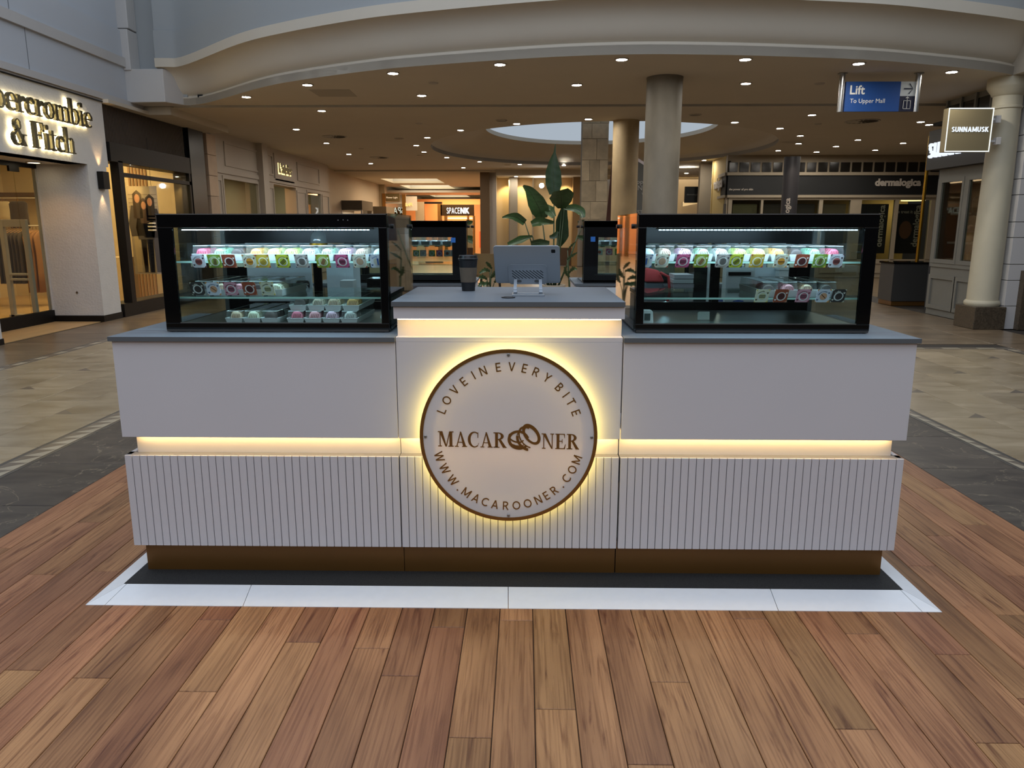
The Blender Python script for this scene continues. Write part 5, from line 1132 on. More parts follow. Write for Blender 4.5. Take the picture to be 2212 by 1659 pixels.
def wall_word(txt, y0, y1, zb, h, label):
    w = sum(.35 if c == ' ' else GL[c][0] + .02 for c in txt) - .02; s = (y1 - y0) / w
    o = thing('shop_lettering', label, 'sign', (XL + .03, (y0 + y1) / 2, zb)); x = 0.0
    for ch in txt:
        if ch == ' ': x += .35; continue
        wd, g = GL[ch]; mb = MB(); bk = MB()
        for q in g.p:
            mb.pris([(XL + .08 + .0006 * (len(mb.v) % 11), y0 + (x + a) * s, zb + b * h) for a, b in q], (-.04, 0, 0)); bk.pris([(XL + .034, y0 + (x + a) * s, zb + b * h) for a, b in q], (-.004, 0, 0))
        l = mb.build('letter', m_letter, o); bk.build('backlight', m_backlit, l); x += wd + .02
    return o
ya_, yb2 = at(0, 230, x=XL).y, at(188, 270, x=XL).y
wA = sum(GL[c][0] + .02 for c in 'ercrombie'); sA = (yb2 - ya_ - .0) / wA
zA = at(186, 277, x=XL).z; hA = at(133, 214, x=XL).z - at(140, 270, x=XL).z
wall_word('A' + 'bercrombie', yb2 - (wA + GL['A'][0] + GL['b'][0] + .02) * sA, yb2, zA, hA * .93, 'upper line of raised backlit letters over the rendered shop doorway')
yc, yd = at(13, 290, x=XL).y, at(151, 320, x=XL).y; zB = at(150, 333, x=XL).z
wall_word('& Fitch', yc, yd, zB, hA * .93, 'lower line of raised backlit letters over the rendered shop doorway')
# up-and-down wall light
a, b = at(208, 370, x=XL), at(230, 411, x=XL); yl = (8.228 + 8.4) / 2
wlamp = thing('wall_light', 'dark up and down wall light on the rendered pier', 'wall light', (XL, 8.31, 1.87))
MB().box(XL, XL + .09, 8.23, 8.39, 1.87, 2.11).build('housing', m_dark, wlamp, bevel=.004)
for z in (1.872, 2.108): MB().cyl((XL + .05, 8.31, z - .001), .03, .002, 16).build('lens', glow('wall_light_lens', (255, 205, 140), 8), wlamp)
lamp('wall_light_up', 'SPOT', (XL + .05, 8.31, 2.13), 7, (255, 205, 145), .02, aim=(XL + .03, 8.31, 3.1), spot=62); lamp('wall_light_down', 'SPOT', (XL + .05, 8.31, 1.85), 7, (255, 205, 145), .02, aim=(XL + .03, 8.31, 0), spot=62)
MB().lathe([(.016, 0), (.014, .012)], (XL - .35, 8.008, .42), 12, 'y').build('wall_stud', m_steel, wl, smooth=40)
# glazed doorway set back behind the pier
XG = -6.72
sg_ = thing('glazed_doorway', 'frameless glass doorway of the clothes shop, set back left of the pier', 'doorway', (XG, 6.9, 0))
MB().box(XG - .05, XG + .01, 5.4, 8.02, 0, .17).build('threshold', m_dark, sg_); MB().box(XG - .05, XG, 5.4, 8.02, 2.13, 2.19).build('head_rail', m_dark, sg_)
for y0, y1 in ((5.4, 6.6), (6.61, 7.55), (7.56, 8.0)): MB().box(XG - .026, XG - .014, y0, y1, .17, 2.13).build('pane', m_shopglass, sg_)
MB().box(XG - .03, XG + .0, 7.45, 7.65, 2.06, 2.13).build('door_closer', m_dark, sg_)
MB().box(XG - .06, XG, 8.0, 8.05, .1, 2.2).build('jamb', m_white, sg_)
# interior shell of the clothes shop (doorway bay and display window bay)
m_shopwall = mat('shop_beige', (206, 186, 150), .8, var=.05)
sh = struct(MB().box(-10.1, -10.0, 3.5, 12.2, 0, 3.0).box(-10.1, -6.3, 3.4, 3.5, 0, 3.0).box(-10.1, -6.02, 12.1, 12.2, 0, 3.0), 'wall_clothes_shop', m_shopwall)
struct(MB().box(-10.1, -6.3, 3.4, 12.2, 2.75, 2.85), 'ceiling_clothes_shop', m_warmwhite)
struct(MB().box(-10.1, -6.05, 3.4, 12.2, -.005, .004), 'floor_clothes_shop', mat('shop_timber', (190, 158, 112), .4, var=.2, nstretch=(1, .2, 1)))
lamp('shop_light', 'AREA', (-7.7, 7.1, 2.7), 80, (255, 214, 150), 1.6, 2.4, aim=(-7.7, 7.6, 0)); lamp('shop_light', 'AREA', (-7.6, 10.6, 2.7), 105, (255, 218, 160), 1.2, 2.4, aim=(-7.6, 10.6, 0))
lamp('shop_light', 'AREA', (-6.5, 9.1, 2.6), 45, (255, 214, 150), .4, .4, aim=(-6.4, 9.75, 1.3)); lamp('doorway_light', 'SPOT', (-6.35, 7.3, 2.17), 16, (255, 190, 110), .05, aim=(-6.45, 7.6, 0), spot=120)
# security gate
ygt = 8.0; gx0, gx1 = -7.34, -6.93
sgate = thing('security_gate', 'white security gate frame behind the glass doorway', 'security gate', (-7.13, 7.6, 0))
m_gate = mat('gate_white', (208, 200, 188), .5)
yg = 7.7; gx0, gx1 = at(12, 600, y=yg).x, at(70, 600, y=yg).x; gz = at(35, 474, y=yg).z
for x0, x1, z0, z1, n_ in ((gx0, gx0 + .06, .05, gz, 'upright'), (gx1 - .06, gx1, .05, gz, 'upright'), (gx0 + .06, gx1 - .06, gz - .1, gz, 'top_bar'), (gx0 + .06, gx1 - .06, .68, .71, 'cross_bar'), (gx0 + .06, gx1 - .06, .61, .64, 'cross_bar'), (gx0 - .02, gx1 + .02, .0, .14, 'foot')): MB().box(x0, x1, yg, yg + .06, z0, z1).build(n_, m_gate, sgate, bevel=.006)
# clothes rails
m_rail = mat('rail_black', (24, 22, 20), .4)
def hang(label, x, y, ztop, L, w, d, col, group=None, white=False):
    o = thing('hanging_garment', label, 'garment', (x, y, ztop - L), group=group)
    n = 9; vs = []; prof = [(0, .10), (.03, .55), (.10, .95), (.35, .86), (.7, .92), (1, 1.0)]
    mb = MB(); rings = []
    for t, k in prof:
        ring = []
        for i in range(16):
            a = 2 * math.pi * i / 16; fold = 1 + .16 * math.sin(a * 5 + x * 9) * t
            ring.append((x + d / 2 * math.cos(a) * fold * (.6 + .4 * k), y + w / 2 * k * math.sin(a), ztop - .06 - (L - .06) * t))
        rings.append(ring)
    vs = [p for r_ in rings for p in r_]; fs = [(k * 16 + i, k * 16 + (i + 1) % 16, (k + 1) * 16 + (i + 1) % 16, (k + 1) * 16 + i) for k in range(len(prof) - 1) for i in range(16)]
    fs += [tuple(range(16)), tuple(range((len(prof) - 1) * 16, len(prof) * 16))]
    mb.add(vs, fs).build('cloth', mat('cloth_%d_%d_%d' % col, col, .9, var=.15, sheen=.2), o, smooth=True)
    MB().tube([(x, y, ztop), (x, y, ztop - .05), (x, y - w * .4, ztop - .1)], .006, 6).tube([(x, y, ztop - .05), (x, y + w * .4, ztop - .1)], .006, 6).build('hanger', mat('hanger_wood', (150, 110, 66), .5), o)
    return o
def rail(label, x, y0, y1, z, legs=True):
    o = thing('clothes_rail', label, 'clothes rail', (x, (y0 + y1) / 2, 0)); MB().tube([(x, y0, z), (x, y1, z)], .014, 10).build('bar', m_rail, o)
    for yy in (y0, y1): MB().box(x - .02, x + .02, yy - .02, yy + .02, 0 if legs else z, z + (.02 if legs else .6)).build('post', m_rail, o)
    return o
def rail_x(label, x0, x1, y, z):
    o = thing('clothes_rail', label, 'clothes rail', ((x0 + x1) / 2, y, 0)); MB().tube([(x0, y, z), (x1, y, z)], .012, 10).build('bar', m_gate, o)
    for xx in (x0, x1): MB().box(xx - .015, xx + .015, y - .015, y + .015, 0, z).build('post', m_gate, o)
yr_ = 10.2; zr_ = at(30, 488, y=yr_).z
rail_x('low white clothes rail behind the security gate', at(-30, 488, y=yr_).x, at(92, 488, y=yr_).x, yr_, zr_)
for k in range(7): hang('dark brown coat on the low rail, %s from left' % ORD[k], at(2, 500, y=yr_).x + .062 * k, yr_ + .03, zr_ - .015, .95, .42, .05, (62, 50, 40))
for k in range(4): hang('camel coat on the low rail, %s from right' % ORD[k], at(84, 500, y=yr_).x - .062 * k, yr_ + .03, zr_ - .015, 1.1, .42, .05, (150, 104, 62))
yh = 11.6; zh = at(20, 428, y=yh).z
rail_x('high white clothes rail against the back wall of clothes shop', at(-30, 430, y=yh).x, at(100, 430, y=yh).x, yh, zh)
hang('cream top hung facing out at the left of the high rail', at(14, 430, y=yh).x, yh - .12, zh, .42, .1, .30, (220, 204, 170)); hang('dark brown jacket hung facing out at the right of the high rail', at(47, 430, y=yh).x, yh - .12, zh, .55, .12, .36, (66, 56, 48))
MB().box(at(-30, 428, y=yh).x, at(100, 428, y=yh).x, yh + .1, yh + .4, at(20, 428, y=yh).z + .04, at(20, 420, y=yh).z + .04).build('wall_shelf', mat('dark_timber', (96, 74, 50), .6), sh)
# ------------------------------------------------ display window bay with dark frame
XD = -6.0; d0, d1 = 8.83, 11.27
dw = thing('display_window', 'dark framed display window between the rendered pier and black pillar', 'window', (XD, 10.0, 0))
MB().box(-6.3, XD + .02, 8.56, d1 + .7, 0, .2).build('base_panel', m_dark, dw); MB().box(-6.3, -6.0, 8.56, 8.8, .2, 2.55).build('return_frame', m_dark, dw) if False else None
MB().box(XD - .1, XD + .03, d0 - .04, d0 + .09, .2, 2.3).build('post', m_dark, dw); MB().box(XD - .1, XD + .02, d1 - .06, d1, .2, 2.3).build('post', m_dark, dw)
MB().box(XD - .28, XD + .03, 8.6, d1, 2.28, 2.55).build('head_box', m_dark, dw); MB().box(XD - .04, XD + .02, d0, d1, 2.08, 2.14).build('transom', m_dark, dw)
MB().box(XD - .02, XD - .01, d0 + .09, d1 - .06, .2, 2.28).build('pane', m_shopglass, dw); MB().pris([(XD - .32, 8.58, .2), (XD - .05, d0, .2), (XD - .05, d0, 2.28), (XD - .32, 8.58, 2.28)], (.01, .0, 0)).build('pane', m_shopglass, dw)
bl = struct(MB().box(-6.3, -6.05, d1, 12.06, 0, 3.1), 'trim_8', m_black); MB().box(-6.05, -5.98, d1 + .05, 11.95, 0, 3.08).build('pillar_face', m_black, bl)
fb = struct(MB().box(-6.3, -6.06, 8.56, d1, 2.55, 3.1), 'trim_9', mat('fascia_brown', (30, 25, 21), .7)); sl = MB(); y = 8.6
while y < d1 - .03: sl.box(-6.06, -6.035, y, y + .022, 2.56, 3.07); y += .042
o = sl.build('fascia_slats', mat('slat_brown', (66, 54, 44), .7), fb); o['kind'] = 'stuff'
# window contents
PY = 9.75; PX0, PX1 = at(283, 500, y=PY).x, at(346, 500, y=PY).x; PZ0, PZ1 = at(315, 592, y=PY).z, at(315, 402, y=PY).z
po = thing('hanging_poster', 'large hanging photo poster of three people in the display window', 'poster', ((PX0 + PX1) / 2, PY, PZ0))
m_p = lambda c: mat('poster_%d_%d_%d' % c, c, .6)
MB().box(PX0, PX1, PY, PY + .01, PZ0, PZ1).build('sheet', m_p((176, 160, 136)), po); PWD = PX1 - PX0
for k in range(9): MB().box(PX0 + .01, PX1 - .01, PY - .002, PY, PZ0 + .75 + .065 * k, PZ0 + .762 + .065 * k).build('brick_line', m_p((140, 126, 106)), po)
def fig(cx, h, hair, top, leg, stripes=False):
    pr = lambda pts, c, n_, d: MB().pris([(PX0 + PWD * cx + a * h * .8, PY - d, PZ0 + .03 + b * h) for a, b in pts], (0, -.0015, 0)).build(n_, m_p(c), po)
    pr([(-.10, 0), (-.02, 0), (0, .45), (.02, 0), (.10, 0), (.11, .55), (-.11, .55)], leg, 'printed_legs', .002); pr([(-.14, .46), (.14, .46), (.17, .62), (.11, .84), (-.11, .84), (-.17, .62)], top, 'printed_top', .004)
    pr([(-.075, .68), (.075, .68), (.07, .98), (0, 1.03), (-.07, .98)], hair, 'printed_hair', .006); pr([(.042 * math.cos(i * .52), .925 + .055 * math.sin(i * .52)) for i in range(12)], (196, 138, 104), 'printed_face', .008)
    if stripes:
        for k in range(5): pr([(-.07, .55 + .045 * k), (.07, .55 + .045 * k), (.07, .57 + .045 * k), (-.07, .57 + .045 * k)], (224, 216, 200), 'printed_stripe', .006)
fig(.32, 1.28, (48, 34, 26), (80, 74, 70), (200, 178, 138)); fig(.52, 1.16, (70, 48, 32), (70, 66, 66), (160, 142, 112)); fig(.74, 1.22, (44, 34, 28), (56, 52, 54), (86, 82, 84), True)
for xx in (PX0 + .08, PX1 - .08): MB().tube([(xx, PY, PZ1), (xx, PY, 2.74)], .003, 5).build('wire', m_rail, po)
mn = thing('mannequin', 'mannequin in a beige trench coat at the left end of display window', 'mannequin', (-6.7, 8.85, 0))
MB().lathe([(.2, .35), (.26, .5), (.24, .9), (.19, 1.05), (.25, 1.28), (.21, 1.42), (.1, 1.5), (.06, 1.52)], (-6.7, 8.85, 0), 20).build('coat', mat('trench', (146, 122, 86), .9, var=.25, nscale=9), mn, smooth=True)
for s in (-1, 1): MB().tube([(-6.7, 8.85 + s * .2, 1.4), (-6.68, 8.85 + s * .29, 1.05), (-6.62, 8.85 + s * .27, .75)], [.085, .08, .065], 10).build('sleeve', mat('trench', (146, 122, 86), .9), mn, smooth=True)
MB().lathe([(.05, 1.5), (.05, 1.58), (.075, 1.64), (.085, 1.72), (.07, 1.8), (.01, 1.84)], (-6.7, 8.85, 0), 16).build('head', mat('mannequin_skin', (196, 170, 132), .6), mn, smooth=True)
for s in (-1, 1): MB().cyl((-6.7, 8.85 + s * .08, .0), .05, .5, 12).build('leg', m_rail, mn, smooth=True)
yt = 11.2; xt = at(277, 390, y=yt).x; pn = thing('timber_screen', 'vertical timber slat screen inside the display window', 'screen', (xt + .2, yt, 0))
for k in range(6): MB().box(xt + .06 * k, xt + .06 * k + .035, yt, yt + .03, .0, 2.6).build('slat', mat('slat_oak', (150, 112, 72), .6), pn)
MB().box(-7.6, -7.2, 10.9, 11.5, 0, .8).build('window_block', m_shopwall, None, label='beige display block on the floor of the display window', cat='plinth')
# ------------------------------------------------ stone pilaster and panelled shop
sp = thing('stone_strip', 'narrow pale stone pilaster right of the black pillar', 'pilaster', (-6.05, 12.3, 0))
z = 0
while z < 3.05: MB().box(-6.3, -5.97, 12.08, 12.5, z + .003, min(z + .385, 3.08) - .003).build('stone_block', mat('pink_stone', (184, 160, 136), .6, var=.12, rand=.06), sp, bevel=.004); z += .385
XP = -6.05
ps2 = struct(MB().box(XP - .3, XP, 12.5, 12.9, 0, 3.2).box(XP - .3, XP, 14.98, 16.1, 0, 2.36).box(XP - .3, XP, 17.9, 18.9, 0, 2.36).box(XP - .3, XP, 20.4, 21.4, 0, 3.2).box(XP - .3, XP, 12.9, 20.4, 2.36, 3.2).box(XP - .3, XP, 12.9, 14.98, 0, .5).box(XP - .3, XP, 18.9, 20.4, 0, .5), 'wall_left_far', m_warmwhite)
struct(MB().box(XP, XP + .03, 12.5, 21.4, 2.4, 2.46).box(XP, XP + .02, 12.5, 21.4, 2.46, 2.5), 'trim_10', m_warmwhite)
for y0, y1 in ((13.1, 15.1), (15.7, 16.1), (18.1, 20.3)):
    for a in ((y0, y1, 2.56, 2.6), (y0, y1, 3.0, 3.04), (y0, y0 + .04, 2.6, 3.0), (y1 - .04, y1, 2.6, 3.0)): MB().box(XP, XP + .02, *a).build('panel_moulding', m_warmwhite, ps2)
for y0, y1 in ((12.55, 12.85), (15.4, 16.05), (17.95, 18.8), (20.5, 21.3)):
    for a in ((y0, y1, .3, .35), (y0, y1, 2.25, 2.3), (y0, y0 + .05, .35, 2.25), (y1 - .05, y1, .35, 2.25)): MB().box(XP, XP + .022, *a).build('panel_moulding', m_warmwhite, ps2)
struct(MB().box(XP - .02, XP + .14, 15.0, 15.38, 0, 3.2), 'trim_11', m_warmwhite)
for k, (y0, y1) in enumerate(((12.9, 14.98), (18.9, 20.4))):
    w_ = struct(MB().box(XP - .06, XP + .02, y0, y1, .5, .56).box(XP - .06, XP + .02, y0, y1, 2.3, 2.36).box(XP - .06, XP + .02, y0, y0 + .05, .56, 2.3).box(XP - .06, XP + .02, y1 - .05, y1, .56, 2.3), 'window_%d' % (k + 1), m_warmwhite); MB().box(XP - .04, XP - .03, y0 + .05, y1 - .05, .56, 2.3).build('pane', m_shopglass, w_)
struct(MB().box(-8.6, -8.5, 12.4, 21.5, 0, 3.0).box(-8.6, XP - .3, 12.3, 12.4, 0, 3).box(-8.6, XP - .3, 21.4, 21.5, 0, 3), 'wall_panelled_shop', mat('olive_wall', (150, 140, 100), .8)); struct(MB().box(-8.6, XP - .3, 12.3, 21.5, 2.8, 2.9), 'ceiling_panelled_shop', m_warmwhite)
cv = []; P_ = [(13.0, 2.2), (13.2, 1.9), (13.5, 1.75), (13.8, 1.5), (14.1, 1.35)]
MB().pris([(-6.6, a, b) for a, b in P_] + [(-6.6, a + .1, b - .13) for a, b in reversed(P_)], (-.05, 0, 0)).build('reflection_strip', mat('reflection_white', (235, 232, 214), .7), None, label='wavy white strip imitating a light reflection in the first panelled shop window', cat='light reflection')  # solid strip added in place of a diagonal light reflection in the glass
lamp('shop_light', 'AREA', (-7.4, 14.0, 2.7), 22, (255, 232, 180), .8, 1.6, aim=(-7.4, 14, 0)); lamp('shop_light', 'AREA', (-7.3, 17.3, 2.6), 46, (255, 200, 130), .8, 1.6, aim=(-7.3, 17.3, 0)); lamp('shop_light', 'AREA', (-7.3, 19.7, 2.7), 26, (230, 236, 240), .8, 1.4, aim=(-7.3, 19.7, 0))
dr = struct(MB().box(XP - .5, XP - .44, 16.1, 17.0, 0, 2.1), 'door_1', mat('door_olive', (150, 142, 96), .6)); MB().box(XP - .44, XP - .42, 16.18, 16.9, .2, 2.0).build('door_panel', mat('door_olive', (150, 142, 96), .6), dr)
s_ = thing('wall_sign', 'small backlit name sign above the panelled shop door', 'sign', (XP, 17.0, 2.55))
MB().box(XP, XP + .02, 16.2, 17.75, 2.45, 3.1).build('panel', m_warmwhite, s_)
text_mb('L’atelier', .3, lambda a, b, d: (XP + .03 + d, 17.0 + a, 2.66 + b), .02, .004, width=1.05).build('lettering', m_letter, s_, fix=False); text_mb('L’atelier', .3, lambda a, b, d: (XP + .021 + d, 17.0 + a, 2.64 + b), .004, .016, width=1.12).build('backlight', glow('sign_backlight', (255, 226, 150), 2.2), s_, fix=False)
# ================================================================== FAR END, LEFT CORRIDOR
struct(MB().box(-6.5, -6.3, 21.4, 33, 0, 3.2), 'wall_corridor_left', m_warmwhite)
struct(MB().box(-6.4, -6.2, 21.4, 22.2, 0, 3.15), 'trim_12', m_warmwhite)
# corridor ceiling left as strips between lit coffers
YCO = []
cq = [((850, 395.6), (961, 395.6), 386), ((881, 408), (979, 408), 400), ((906, 418), (993, 418), 411), ((926, 426), (1004, 426), 421), ((946, 433), (1015, 433), 429.5), ((962, 439), (1023, 439), 436)]
zc2 = 3.15; cl = struct(MB().box(-6.3, -.9, 23.2, at(900, 386, z=zc2).y - 2.0, zc2, zc2 + .3), 'ceiling_corridor', m_ceiling) if False else None
ys = []
for (a, b, vt) in cq: ys.append((at(a[0], vt, z=zc2).y, at(a[0], a[1], z=zc2).y))
ys = [(min(p), max(p)) for p in ys]
ys = sorted(ys); edges = [23.2]
cx0, cx1 = at(850, 395.6, z=zc2).x, at(961, 395.6, z=zc2).x
if cx0 > cx1: cx0, cx1 = cx1, cx0
mbc = MB(); prev = 23.2; ys2 = []
for (p, q) in ys:
    p = max(p, prev + .35); q = max(q, p + 1.0); ys2.append((p, q)); mbc.box(-6.3, -.4, max(prev, 23.2), p, zc2, zc2 + .08); prev = q
mbc.box(-6.3, -.4, prev, 60, zc2, zc2 + .08); [mbc.box(-6.3, cx0, p, q, zc2, zc2 + .08).box(cx1, -.4, p, q, zc2, zc2 + .08) for p, q in ys2]
struct(mbc, 'ceiling_corridor', m_ceiling)
for k, (p, q) in enumerate(ys2):
    o = thing('coffer_light', 'rectangular lit ceiling coffer over the far left corridor, %s from the front' % ORD[k], 'ceiling light', ((cx0 + cx1) / 2, (p + q) / 2, zc2))
    MB().box(cx0 - .05, cx0, p, q, zc2 + .08, zc2 + .5).box(cx1, cx1 + .05, p, q, zc2 + .08, zc2 + .5).box(cx0, cx1, p - .05, p, zc2 + .08, zc2 + .5).box(cx0, cx1, q, q + .05, zc2 + .08, zc2 + .5).build('surround', m_white, o)
    MB().box(cx0, cx1, p, q, zc2 + .46, zc2 + .5).build('diffuser', glow('coffer_glow', (255, 238, 200), 3.0), o)
struct(MB().box(-.5, -.4, 24.2, 60, 0, 3.3).box(-6.5, -.4, 45.5, 45.7, 0, 3.3).box(-6.5, -6.3, 33, 60, 0, 3.3), 'wall_corridor', m_warmwhite)
# market stalls
for k, (u0, u1, v, y) in enumerate(((735, 748, 433, 24.0), (793, 807, 446, 27.5))):
    a, b = at(u0, v, y=y), at(u1, v, y=y); st = thing('market_stall', 'white corridor stall with dark canopy, %s of two beyond the left shops' % ('nearer', 'farther')[k], 'stall', (a.x, y, 0))
    x0, x1 = a.x, a.x + .75
    MB().box(x0, x1, y, y + 1.9, 0, 1.0).build('counter', m_white, st); MB().box(x0, x1, y, y + 1.9, a.z - .32, a.z).build('canopy', mat('canopy_grey', (84, 76, 64), .7), st)
    for xx in (x0, x1 - .05):
        for yy in (y, y + 1.85): MB().box(xx, xx + .05, yy, yy + .05, 1.0, a.z - .3).build('post', m_white, st)
    MB().box(x0 + .04, x1 - .1, y + .05, y + 1.8, 1.4, 1.42).build('shelf', m_white, st)
    lamp('stall_light', 'AREA', ((x0 + x1) / 2, y + .9, a.z - .36), 9, (255, 236, 200), .5, 1.5, aim=((x0 + x1) / 2, y + .9, 0))
# beauty shop at the end of the corridor
YF = 33.0
def far(u0, u1, v0, v1, y=YF, d=.15): 
    a, b = at(u0, v1, y=y), at(u1, v0, y=y); return MB().box(a.x, b.x, y, y + d, max(a.z, 0), b.z)
bf = thing('beauty_shopfront', 'brightly lit beauty shop front with white name sign at the corridor end', 'shopfront', (at(985, 500, y=YF).x, YF, 0))
far(952, 1024, 442, 466).build('fascia', mat('fascia_bronze', (74, 56, 34), .25, metal=.5), bf)
for u0, u1 in ((947, 954), (961, 966), (1010, 1013), (1022, 1026), (914, 917)): far(u0, u1, 466 if u0 > 955 else 440, 556, d=.2).build('mullion', m_bronze, bf)
m_peach = mat('peach_wall', (232, 172, 120), .7)
far(1026, 1040, 442, 552).build('right_pier', m_peach, bf); far(905, 954, 436, 440, d=.3).build('head_frame', m_dark, bf)
sans_mb('SPACE', .13, .14, lambda a, b, d: (at(965, 460, y=YF).x + a, YF - .02 - d, at(990, 461.5, y=YF).z + b), at(993, 460, y=YF).x - at(965, 460, y=YF).x, at(990, 448.5, y=YF).z - at(990, 461.5, y=YF).z, .04).build('name_lettering', glow('white_sign_light', (255, 250, 244), 1.5), bf, fix=False)
sans_mb('NK', .22, .08, lambda a, b, d: (at(994.5, 460, y=YF).x + a, YF - .02 - d, at(990, 461.5, y=YF).z + b), at(1013, 460, y=YF).x - at(994.5, 460, y=YF).x, at(990, 448.5, y=YF).z - at(990, 461.5, y=YF).z, .04).build('name_lettering', glow('white_sign_light', (255, 250, 244), 1.5), bf, fix=False)
struct(far(880, 1040, 430, 556, YF + 3, .2), 'wall_beauty_shop', m_peach); struct(MB().box(-6.3, -.5, YF, YF + 3, 2.9, 3.0), 'ceiling_beauty_shop', m_white)
for k, u in enumerate((970, 983, 996, 1010)): far(u, u + 11, 481, 489, YF + 2.8, .05).build('orange_panel', mat('orange_panel', (232, 96, 44), .5), bf)
far(893, 906, 481, 488, YF + 2.8, .05).build('orange_panel', mat('orange_panel', (232, 96, 44), .5), bf)
for k in range(6):
    s_ = far(1012, 1022, 487.5 + 9 * k, 490 + 9 * k, YF + 1.6, .3).build('lit_shelf', mat('shelf_white', (240, 220, 190), .5, emit=(255, 220, 170), strength=.9), bf); far(1013, 1021, 491 + 9 * k, 496 + 9 * k, YF + 1.7, .2).build('shelf_goods', mat('orange_panel', (232, 96, 44), .5), bf)
far(965, 1022, 470, 472.5, YF + 2.7, .05).build('light_line', glow('shop_light_line', (255, 236, 196), 2.0), bf)
far(1036, 1040, 500, 535, YF - .05, .05).build('orange_banner', mat('orange_panel', (232, 96, 44), .5), bf)
lamp('beauty_light', 'AREA', (at(980, 450, y=YF).x, YF + 1.5, 2.85), 190, (255, 196, 140), 2.4, 2.4, aim=(at(980, 450, y=YF).x, YF + 1.5, 0)); lamp('corridor_light', 'AREA', (-3.3, 29, 3.1), 330, (255, 214, 164), 3, 6, aim=(-3.3, 29, 0))
# glossy shopfront on the corridor's left with a modelled reflection of the name sign, with two script signs
gl = thing('dark_shopfront', 'glossy dark shop front on the far left corridor wall under script signs', 'shopfront', (-5.4, 30, 0))
def farx(u0, u1, v0, v1, y, m, n, par, d=.1): return far(u0, u1, v0, v1, y, d).build(n, m, par)
yq = 31.0
farx(830, 872, 448, 560, yq, mat('mirror_bronze', (120, 96, 60), .06, metal=.9), 'reflective_panel', gl); farx(830, 832, 418, 560, yq - .05, m_bronze, 'frame', gl); farx(872, 876, 420, 560, yq - .05, m_bronze, 'frame', gl); farx(832, 872, 436, 440, yq, m_white, 'shelf_band', gl)
sans_mb('SPACE', .13, .14, lambda a, b, d: (at(873, 460, y=yq).x - a, yq - .02 - d, at(857, 461, y=yq).z + b), at(873, 460, y=yq).x - at(835, 460, y=yq).x, at(857, 448, y=yq).z - at(857, 461, y=yq).z, .02).build('reflection_letters', glow('reflection_glow', (236, 240, 220), .8), gl, fix=False)  # reversed glowing letters stand in for the name sign's reflection
pa = thing('script_sign', 'small olive plaque with white script over the glossy dark shop front', 'sign', (at(848, 427, y=yq - .1).x, yq - .1, 2.4)); farx(833, 863, 418, 435, yq - .12, mat('olive_plaque', (96, 82, 50), .5), 'plaque', pa)
text_mb('Flower Light', .1, xz(at(848, 428, y=yq).x, yq - .14, at(848, 428.5, y=yq).z), .01, .0, width=at(860, 427, y=yq).x - at(836, 427, y=yq).x).build('lettering', glow('script_light', (255, 216, 170), 1.2), pa, fix=False)
pb = thing('script_sign', 'orange glowing script sign right of the olive plaque', 'sign', (at(885, 440, y=yq).x, yq, 2.2)); farx(873, 900, 424, 455, yq - .02, m_white, 'panel', pb)
text_mb('Lafé', .1, xz(at(884, 445, y=yq).x, yq - .06, at(884, 445, y=yq).z), .02, .01, width=at(893, 440, y=yq).x - at(878, 440, y=yq).x).build('lettering', glow('orange_script_light', (255, 190, 110), 1.6), pb, fix=False)
struct(far(900, 915, 436, 556, 31.5, .2).box(-6.3, at(832, 450, y=yq).x, yq, yq + .2, 0, 3.2), 'wall_corridor_shops', m_greige)

# ================================================================== FAR END, CENTRE: WASHED NICHE WALL
YN = 24.0
struct(MB().box(at(1057, 400, y=YN).x, at(1256, 400, y=YN).x, YN + .5, YN + .6, 0, 3.3), 'wall_niche', mat('niche_cream', (214, 190, 148), .7))
def npost(u0, u1, m, n, y=YN, d=.5, v0=382): return struct(MB().box(at(u0, 400, y=y).x, at(u1, 400, y=y).x, y, y + d, 0, 3.2), n, m)
npost(1037, 1057, mat('column_brown', (112, 88, 58), .6), 'wall_post_brown', 23.6, .6); npost(1056, 1072, m_warmwhite, 'wall_post_pale', 23.8); npost(1101, 1118, m_greige, 'wall_pier_niche'); npost(1238, 1256, mat('column_tan', (150, 118, 74), .6), 'wall_post_tan'); npost(1150, 1153, m_greige, 'wall_fin', YN + .3, .2)
struct(MB().box(at(1057, 400, y=YN).x, at(1256, 400, y=YN).x, YN + .35, YN + .5, 0, .62), 'baseboard_niche', mat('dado_brown', (84, 62, 42), .6))
struct(MB().box(-.9, 8, 23.1, 25.4, 3.02, 3.2), 'ceiling_bulkhead', m_ceiling)
for u in (1096, 1124, 1222):
    p = at(u, 383, y=YN + .25); lamp('wall_washer', 'SPOT', (p.x, YN + .12, 2.98), 60, (255, 224, 160), .04, aim=(p.x, YN + .62, .9), spot=95)
o = thing('spotlight', 'round glowing spotlight on the niche wall behind the plant', 'spotlight', (at(1170, 401, y=YN + .38).x, YN + .38, 2.6)); p = at(1170, 401, y=YN + .38)
MB().lathe([(.09, 0), (.09, .12)], (p.x, YN + .38, p.z), 20, 'y').build('housing', m_white, o); MB().lathe([(.075, 0), (.075, .004)], (p.x, YN + .374, p.z), 20, 'y').build('lens', m_down, o)
struct(MB().box(1.6, 14.2, 26, 26.2, 0, 3.4), 'wall_far_right', m_warmwhite); struct(MB().box(14, 14.2, -9, 26, 0, 4), 'wall_outer_right', mat('dusk_wall', (88, 84, 80), .7))
